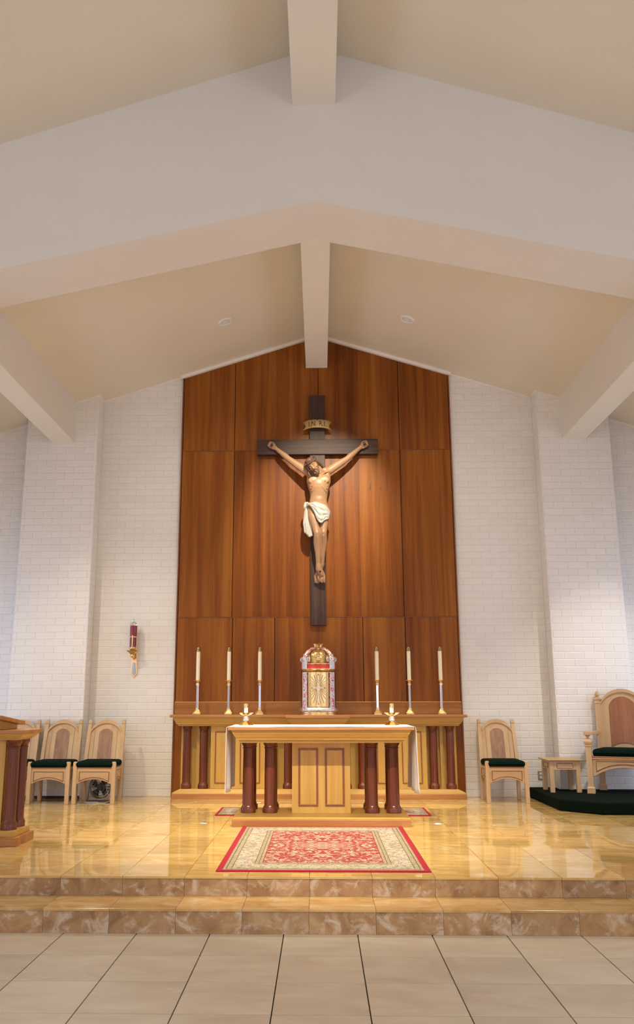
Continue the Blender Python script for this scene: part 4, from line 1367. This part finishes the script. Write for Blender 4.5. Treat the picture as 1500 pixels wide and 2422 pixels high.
# ------------------------------------------------------------------ side chairs
def arch_pts(w, z_spring, rise, n=16, flip=1):
    """circular segment from -w to w"""
    R = (w * w + rise * rise) / (2 * rise)
    out = []
    a = math.asin(min(1, w / R))
    for k in range(n + 1):
        t = -a + 2 * a * k / n
        out.append((R * math.sin(t), z_spring + R * math.cos(t) - (R - rise)))
    return out
def bead(mb, pts, y, r=.0045):
    mb.tube([(p[0], y, p[1]) for p in pts], r, 6)
def cushion(w0, w1, d0, d1, z0, z1, notch=0):
    mb = MB()
    nx, ny = 18, 14
    for sgn, zz in ((1, z1), (-1, z0)):
        pass
    P = []
    prof = [(-.004, z0), (.008, z0 + .012), (.012, (z0 + z1) / 2 - .004), (.016, (z0 + z1) / 2), (.012, (z0 + z1) / 2 + .004), (.008, z1 - .016), (-.006, z1 - .004)]
    cx, cy = 0, (d0 + d1) / 2
    def ring(o, z):
        pts = []
        hx0, hx1, hy = w0 / 2 + o, w1 / 2 + o, (d1 - d0) / 2 + o
        n = 12
        for k in range(n): pts.append((-hx0 + 2 * hx0 * k / n, cy - hy, z))
        for k in range(n): pts.append((hx0 + (hx1 - hx0) * k / n, cy - hy + 2 * hy * k / n, z))
        for k in range(n): pts.append((hx1 - 2 * hx1 * k / n, cy + hy, z))
        for k in range(n): pts.append((-hx1 + (hx1 - hx0) * k / n, cy + hy - 2 * hy * k / n, z))
        return pts
    rings = [ring(-.02, z0 - .002)] + [ring(o, z) for o, z in prof] + [ring(-.03, z1 + .004), ring(-.09, z1 + .009), ring(-min(w0, d1 - d0) / 2 + .02, z1 + .012)]
    n = len(rings[0])
    vs = [p for r in rings for p in r]
    fs = [(i * n + k, i * n + (k + 1) % n, (i + 1) * n + (k + 1) % n, (i + 1) * n + k) for i in range(len(rings) - 1) for k in range(n)]
    fs += [tuple(range(n - 1, -1, -1)), tuple(range((len(rings) - 1) * n, len(rings) * n))]
    return mb.add(vs, fs)
def make_chair():
    r = thing('side_chair', '', 'chair', (0, 0, 0), 0, 'matching side chairs along the brick wall')
    for s in (-1, 1):
        MB().box(s * .243 - .025, s * .243 + .025, 0, .05, 0, .492).frus((s * .243 - .025, s * .243 + .025, 0, .05, .492), (s * .243 - .018, s * .243 + .018, .004, .044, .508)).build('leg', M['ash'], r, bevel=.004)
        # rear leg runs on as the back post, raked backward
        lg = MB()
        secs = [(.232, .42, 0), (.232, .42, .42), (.231, .435, .50), (.222, .555, .985)]
        vs, fs = [], []
        for x, y, z in secs + [(.222, .560, 1.004), (.222, .562, 1.014)]:
            h = .0235 if z < 1.0 else (.020 if z < 1.01 else .010)
            vs += [(s * x - h, y, z), (s * x + h, y, z), (s * x + h, y + .042, z), (s * x - h, y + .042, z)]
        m = len(vs) // 4
        for i in range(m - 1):
            fs += [(i * 4 + k, i * 4 + (k + 1) % 4, i * 4 + 4 + (k + 1) % 4, i * 4 + 4 + k) for k in range(4)]
        fs += [(3, 2, 1, 0), tuple(range(4 * m - 4, 4 * m))]
        lg.add(vs, fs).build('leg', M['ash'], r, bevel=.003)
        post = MB().tube([(s * .2225 - .025, .546, .962), (s * .2225 + .025, .546, .962)], .0022, 5)
        post.build('post_bead', M['walnut'], r)
        # side apron with its arch
        ar = arch_pts(.17, .245, .05, 10)
        poly = [(.05, .43), (.05, .245)] + [(.235 + u, z) for u, z in ar] + [(.42, .245), (.42, .43)]
        sa = MB().prism(poly, s * .238 - .010, s * .238 + .010, 'x').build('side_apron', M['ashx'], r, bevel=.002)
        bb = MB()
        bb.tube([(s * .249, .235 + u * .92, z + .022) for u, z in ar], .004, 6)
        bb.tube([(s * .249, .08, .27), (s * .249, .08, .40), (s * .249, .39, .40), (s * .249, .39, .27)], .004, 6)
        bb.build('molding', M['bead'], sa)
    MB().box(-.222, .222, .008, .43, .425, .440).build('seat_frame', M['cherryx'], r, bevel=.003)
    ar = arch_pts(.210, .240, .056, 18)
    poly = [(-.220, .425), (-.220, .240)] + ar + [(.220, .240), (.220, .425)]
    fa = MB().prism(poly, .012, .034).build('front_apron', M['ashx'], r, bevel=.003)
    bb = MB()
    ar2 = arch_pts(.186, .272, .048, 18)
    bead(bb, [(-.186, .272)] + ar2[1:-1] + [(.186, .272)], .011)
    bead(bb, [(-.186, .270), (-.186, .388)], .011)
    bead(bb, [(.186, .270), (.186, .388)], .011)
    bead(bb, [(-.190, .388), (.190, .388)], .011)
    bb.build('molding', M['bead'], fa)
    MB().box(-.21, .21, .43, .45, .34, .43).build('rear_apron', M['ashx'], r)
    cushion(.432, .470, .004, .45, .441, .512).build('seat_cushion', M['green'], r, smooth=50)
    # backrest board with arched top, raked with the posts
    rake = Matrix.Rotation(-math.atan2(.12, .485), 4, 'X')
    rk = Matrix.Translation((0, .445, .50)) @ rake
    top = arch_pts(.198, .41, .090, 20)
    board = MB().prism([(-.204, -.02)] + [(-.204, .42)] + top[1:-1] + [(.204, .42), (.204, -.02)], .004, .022).xf(rk)
    br = board.build('backrest', M['ash'], r, bevel=.002)
    o1, o2 = arch_pts(.200, .398, .128, 22), arch_pts(.200, .358, .118, 22)
    MB().prism(o1 + o2[::-1], -.014, .026).xf(rk).build('top_rail', M['ashx'], br, bevel=.003)
    ia = arch_pts(.083, .352, .052, 14)
    MB().prism([(-.083, .0), (-.083, .352)] + ia[1:-1] + [(.083, .352), (.083, .0)], -.001, .006).xf(rk).build('inset_panel', M['walnut'], br)
    bb = MB()
    bb.tube([(-.085, .001, .0), (-.085, .001, .352)] + [(x * 1.02, .001, z) for x, z in ia[1:-1]] + [(.085, .001, .352), (.085, .001, .0)], .0035, 6)
    for x in (-.150, .150):
        bb.tube([(x, .003, 0), (x, .003, .40)], .0022, 5)
    bb.xf(rk).build('molding', M['walnut'], br)
    return r
ch = make_chair()
spots = [((-2.832, 10.962, ZP), 'light wood chair with green cushion standing over the floor fan'),
         ((-3.402, 10.945, ZP), 'light wood chair with green cushion, middle of the row of three'),
         ((-3.965, 10.945, ZP), 'light wood chair with green cushion half hidden behind the reading stand'),
         ((2.346, 11.140, ZP), 'light wood chair with green cushion standing alone beside the side table')]
for i, (p, lb) in enumerate(spots):
    if i == 0:
        ch.location = p
        ch['label'] = lb
    else:
        dup(ch, lb, p)

# ------------------------------------------------------------------ dais, side table, armchair
DZ = .13
da = thing('dais', 'low dark green carpeted platform under the carved armchair', 'platform', (3.85, 11.0, ZP))
poly = [(2.770, YW - .008), (2.776, 10.43), (3.162, 10.062), (4.54, 10.062), (4.92, 10.43), (4.92, YW - .008), (4.16, YW - .008), (4.16, YP - .012), (3.12, YP - .012), (3.12, YW - .008)]
MB().prism([(x - 3.85, y - 11.0) for x, y in poly], 0, DZ, 'z').build('carpeted_body', M['carpet'], da, bevel=.02, seg=4)
ZD = ZP + DZ
tbm = thing('side_table', 'small light wood side table with inset drawer panel on green platform', 'table', (3.073, 11.345, ZD))
for sx in (-1, 1):
    for sy in (-1, 1):
        MB().box(sx * .165 - .027, sx * .165 + .027, sy * .172 - .027, sy * .172 + .027, 0, .383).build('leg', M['ash'], tbm, bevel=.003)
MB().frus((-.222, .222, -.232, .232, .383), (-.228, .228, -.238, .238, .390)).box(-.228, .228, -.238, .238, .390, .399).build('table_top', M['ashx'], tbm, bevel=.002)
for s in (-1, 1):
    ap = MB().box(-.138, .138, s * .185 - .010, s * .185 + .010, .275, .383).build('apron', M['ashx'], tbm)
    y = s * .1965
    b = MB()
    bead(b, [(-.098, .296), (.098, .296), (.098, .352), (-.098, .352), (-.098, .294)], y, .0048)
    b.build('molding', M['bead'], ap)
    ap = MB().box(s * .178 - .010, s * .178 + .010, -.145, .145, .275, .383).build('apron', M['ash'], tbm)
    b = MB().tube([(s * .1895, -.11, .296), (s * .1895, .11, .296), (s * .1895, .11, .352), (s * .1895, -.11, .352), (s * .1895, -.11, .294)], .0048, 6)
    b.build('molding', M['bead'], ap)

TH = thing('armchair', 'large carved light wood armchair with green cushion on the green platform', 'armchair', (3.742, 10.925, ZD), math.radians(-22))
def sq(mb, x, y, prof):
    return mb.lathe([(h * math.sqrt(2), z) for h, z in prof], (x, y, 0), 4, PI / 4)
for s in (-1, 1):
    fl_ = MB()
    sq(fl_, s * .41, 0, [(.046, 0), (.046, .036), (.042, .040), (.046, .044), (.046, .066), (.036, .078), (.034, .082), (.034, .555), (.040, .562), (.040, .580), (.035, .584), (.046, .594), (.052, .622), (.040, .630), (.030, .650), (.018, .664)])
    fl_.build('leg', M['ash'], TH, bevel=.002)
    MB().lathe([(.020, .660), (.014, .668), (.014, .676), (.030, .688), (.036, .700)], (s * .41, 0, 0), 20).build('arm_baluster', M['ash'], TH, smooth=True)
    bl = MB()
    sq(bl, s * .305, .50, [(.046, 0), (.046, .036), (.042, .040), (.046, .044), (.046, .066), (.036, .078), (.034, .082), (.034, .44)])
    bl.build('leg', M['ash'], TH, bevel=.002)
    ps = MB()
    sq(ps, 0, 0, [(.034, 0), (.034, .640), (.040, .644), (.040, .662), (.036, .666), (.036, .682), (.046, .692), (.046, .704), (.034, .712)])
    ps.lathe([(.034, .708), (.034, .716), (.020, .726), (.014, .732), (.026, .744), (.030, .760), (.024, .782), (.010, .800), (.001, .806)], (0, 0, 0), 16)
    ps.xf(Matrix.Translation((s * .300, .505, .44)) @ Matrix.Rotation(-.045, 4, 'X'))
    ps.build('back_post', M['ash'], TH, smooth=35)
    am = MB().prism([(s * .41 - .045, -.055), (s * .41 + .045, -.055), (s * .335 + .03, .49), (s * .335 - .03, .49)], .698, .738, 'z')
    am.build('armrest', M['ashx'], TH, bevel=.006)
    sa = MB().prism([(s * .40 - .012, .03), (s * .40 + .012, .03), (s * .305 + .012, .48), (s * .305 - .012, .48)], .30, .44, 'z')
    sa.build('side_apron', M['ashx'], TH, bevel=.003)
MB().prism([(-.40, -.02), (.40, -.02), (.31, .50), (-.31, .50)], .430, .446, 'z').build('seat_frame', M['cherryx'], TH, bevel=.003)
ar = arch_pts(.352, .208, .105, 24)
fa = MB().prism([(-.376, .432), (-.376, .205)] + ar + [(.376, .205), (.376, .432)], -.012, .014).build('front_apron', M['ashx'], TH, bevel=.003)
bb = MB()
bead(bb, [(-.325, .262)] + arch_pts(.325, .262, .092, 22)[1:-1] + [(.325, .262)], -.013, .006)
bead(bb, [(-.330, .255), (-.330, .388), (.330, .388), (.330, .255)], -.013, .006)
bb.build('molding', M['bead'], fa)
bb = MB()
bead(bb, [(-.374, .412), (.374, .412)], -.013, .008)
bb.build('upper_molding', M['cherryx'], fa)
cushion(.70, .58, -.018, .47, .446, .530).build('seat_cushion', M['green'], TH, smooth=50)
rk = Matrix.Translation((0, .50, .44)) @ Matrix.Rotation(-.045, 4, 'X')
top = arch_pts(.268, .64, .165, 24)
bk = MB().prism([(-.268, -.02), (-.268, .64)] + top[1:-1] + [(.268, .64), (.268, -.02)], -.006, .018).xf(rk).build('backrest', M['ash'], TH, bevel=.002)
o1, o2 = arch_pts(.270, .648, .185, 26), arch_pts(.270, .612, .175, 26)
MB().prism(o1 + o2[::-1], -.030, .022).xf(rk).build('top_rail', M['ashx'], bk, bevel=.004)
ia = arch_pts(.158, .602, .125, 20)
ib = arch_pts(.158, .098, .050, 14)
MB().prism(ib[::-1] + [(-.158, .602)] + ia[1:-1] + [(.158, .602)], -.012, -.004).xf(rk).build('inset_panel', M['cherry'], bk)
bb = MB().tube([(x, -.008, z) for x, z in [(-.160, .098), (-.160, .602)] + [(a * 1.012, z) for a, z in ia[1:-1]] + [(.160, .602), (.160, .098)] + [(a, z) for a, z in ib[::-1][1:-1]]], .005, 6, closed=True)
bb.xf(rk).build('molding', M['bead'], bk)

# ------------------------------------------------------------------ sanctuary lamp on the brick wall
SL = thing('sanctuary_lamp', 'red glass sanctuary lamp on a brass wall bracket on white brick', 'wall lamp', (-2.572, YW - .004, 1.866))
bp = MB().prism([(-.045, .055), (0, 0), (.045, .055), (.030, .30), (.026, .62), (-.026, .62), (-.030, .30)], -.022, 0)
bp.build('back_plate', M['brass'], SL, bevel=.003)
MB().prism([(-.034, .062), (0, .024), (.034, .062), (.018, .20), (-.018, .20)], -.030, -.022).build('mirror_inlay', M['chrome'], SL)
ly = -.135
arm = MB().tube([(0, -.01, .255), (0, -.06, .250), (0, ly, .275)], .012, 8)
arm.ell((0, ly, .290), (.036, .036, .030), 12)
arm.build('bracket_arm', M['brass'], SL, smooth=True)
MB().lathe([(.026, .308), (.050, .325), (.098, .352), (.104, .356), (.100, .358), (.05, .345), (.012, .338)], (0, ly, 0), 4, PI / 4).build('drip_pan', M['brass'], SL)
MB().lathe([(.032, .345), (.038, .355), (.040, .370), (.050, .380), (.054, .392), (.052, .404), (.048, .408)], (0, ly, 0), 28).build('cup', M['brass'], SL, smooth=True)
MB().lathe([(.047, .404), (.048, .55), (.050, .700), (.046, .702), (.044, .55), (.043, .41)], (0, ly, 0), 32).build('glass', M['ruby'], SL, smooth=True)
MB().lathe([(.050, .536), (.053, .538), (.053, .550), (.050, .552)], (0, ly, 0), 32).build('band', M['brass'], SL, smooth=True)
MB().box(-.006, .006, ly - .057, ly - .050, .41, .57).box(-.030, .030, ly - .055, ly - .051, .538, .549).build('cross', M['brass'], SL, bevel=.002)
cp = MB()
for k in range(6):
    a = 2 * PI * k / 6
    c, s_ = math.cos(a), math.sin(a)
    cp.tube([(.048 * c, ly + .048 * s_, .698), (.046 * c, ly + .046 * s_, .722), (.026 * c, ly + .026 * s_, .742), (.003 * c, ly + .003 * s_, .752)], [.006, .0055, .005, .005], 6)
cp.ell((0, ly, .756), .010, 8).box(-.004, .004, ly - .003, ly + .003, .76, .80).box(-.014, .014, ly - .003, ly + .003, .780, .788)
cp.build('crown_finial', M['crystal'], SL, smooth=True)

# ------------------------------------------------------------------ outlet, fan, cable
ou = thing('wall_outlet', 'steel double power outlet low on the brick wall behind side table', 'outlet', (2.938, YW - .0055, .575))
MB().box(-.036, .036, -.006, 0.004, -.057, .057).build('cover_plate', M['steel'], ou, bevel=.003)
for z in (-.024, .024):
    MB().lathe([(.0165, 0), (.0165, .004)], (0, 0, 0), 16).xf(Matrix.Translation((0, -.006, z)) @ Matrix.Rotation(PI / 2, 4, 'X')).build('socket', M['whiteplastic'], ou)
FN = thing('floor_fan', 'round black floor fan with wire guard under the chair', 'fan', (-2.825, 11.285, ZP))
fz, R_ = .175, .135
gd = MB()
for rr, yy in ((R_, -.045), (R_, .045), (R_ * .995, 0), (.100, -.058), (.065, -.064)):
    gd.tube([(rr * math.cos(2 * PI * k / 40), yy, fz + rr * math.sin(2 * PI * k / 40)) for k in range(40)], .0042, 6, closed=True)
for k in range(40):
    a = 2 * PI * k / 40
    c, s_ = math.cos(a), math.sin(a)
    gd.tube([(.03 * c, -.066, fz + .03 * s_), (.10 * c, -.058, fz + .10 * s_), (R_ * c, -.045, fz + R_ * s_), (R_ * c, .045, fz + R_ * s_)], .0013, 4)
gd.build('guard', M['wire'], FN, smooth=True)
for k in range(4):
    a0 = k * PI / 2 + .5
    P = []
    for i in range(6):
        rr = .025 + i * .018
        P.append([(rr * math.cos(a0 + w), -.02 + .04 * (w - .45), fz + rr * math.sin(a0 + w)) for w in [j * .9 / 6 for j in range(7)]])
    b = MB().grid(P).build('blade', M['black'], FN, smooth=True)
    m_ = b.modifiers.new('t', 'SOLIDIFY'); m_.thickness = .003
MB().lathe([(.028, -.05), (.036, -.03), (.036, .03), (.05, .04), (.05, .10), (.03, .115)], seg=20).xf(Matrix.Translation((0, 0, fz)) @ Matrix.Rotation(-PI / 2, 4, 'X')).build('motor', M['black'], FN, smooth=True)
sd = MB()
for s in (-1, 1):
    sd.tube([(s * .03, .05, fz), (s * .150, .02, fz), (s * .152, .01, .04), (s * .152, -.09, .009)], .008, 8)
sd.tube([(-.152, -.09, .009), (.152, -.09, .009)], .008, 8).tube([(-.152, .02, .009), (.152, .02, .009)], .008, 8)
sd.tube([(-.152, .02, .009), (-.152, -.09, .009)], .008, 8).tube([(.152, .02, .009), (.152, -.09, .009)], .008, 8)
sd.build('stand', M['wire'], FN, smooth=True)
cbp = [(-2.71, 11.30, .56), (-2.715, 11.18, .50), (-2.70, 11.165, .42), (-2.66, 11.15, .33), (-2.70, 11.10, .304), (-2.80, 11.07, .303), (-2.93, 11.09, .303), (-2.985, 11.13, .305), (-2.93, 11.145, .304), (-2.80, 11.125, .304)]
tag(MB().tube([bez(cbp, k / 60) for k in range(61)], .0045, 8).build('power_cable', M['cable'], None, smooth=True), 'loose grey power cable lying by the floor fan', 'cable')
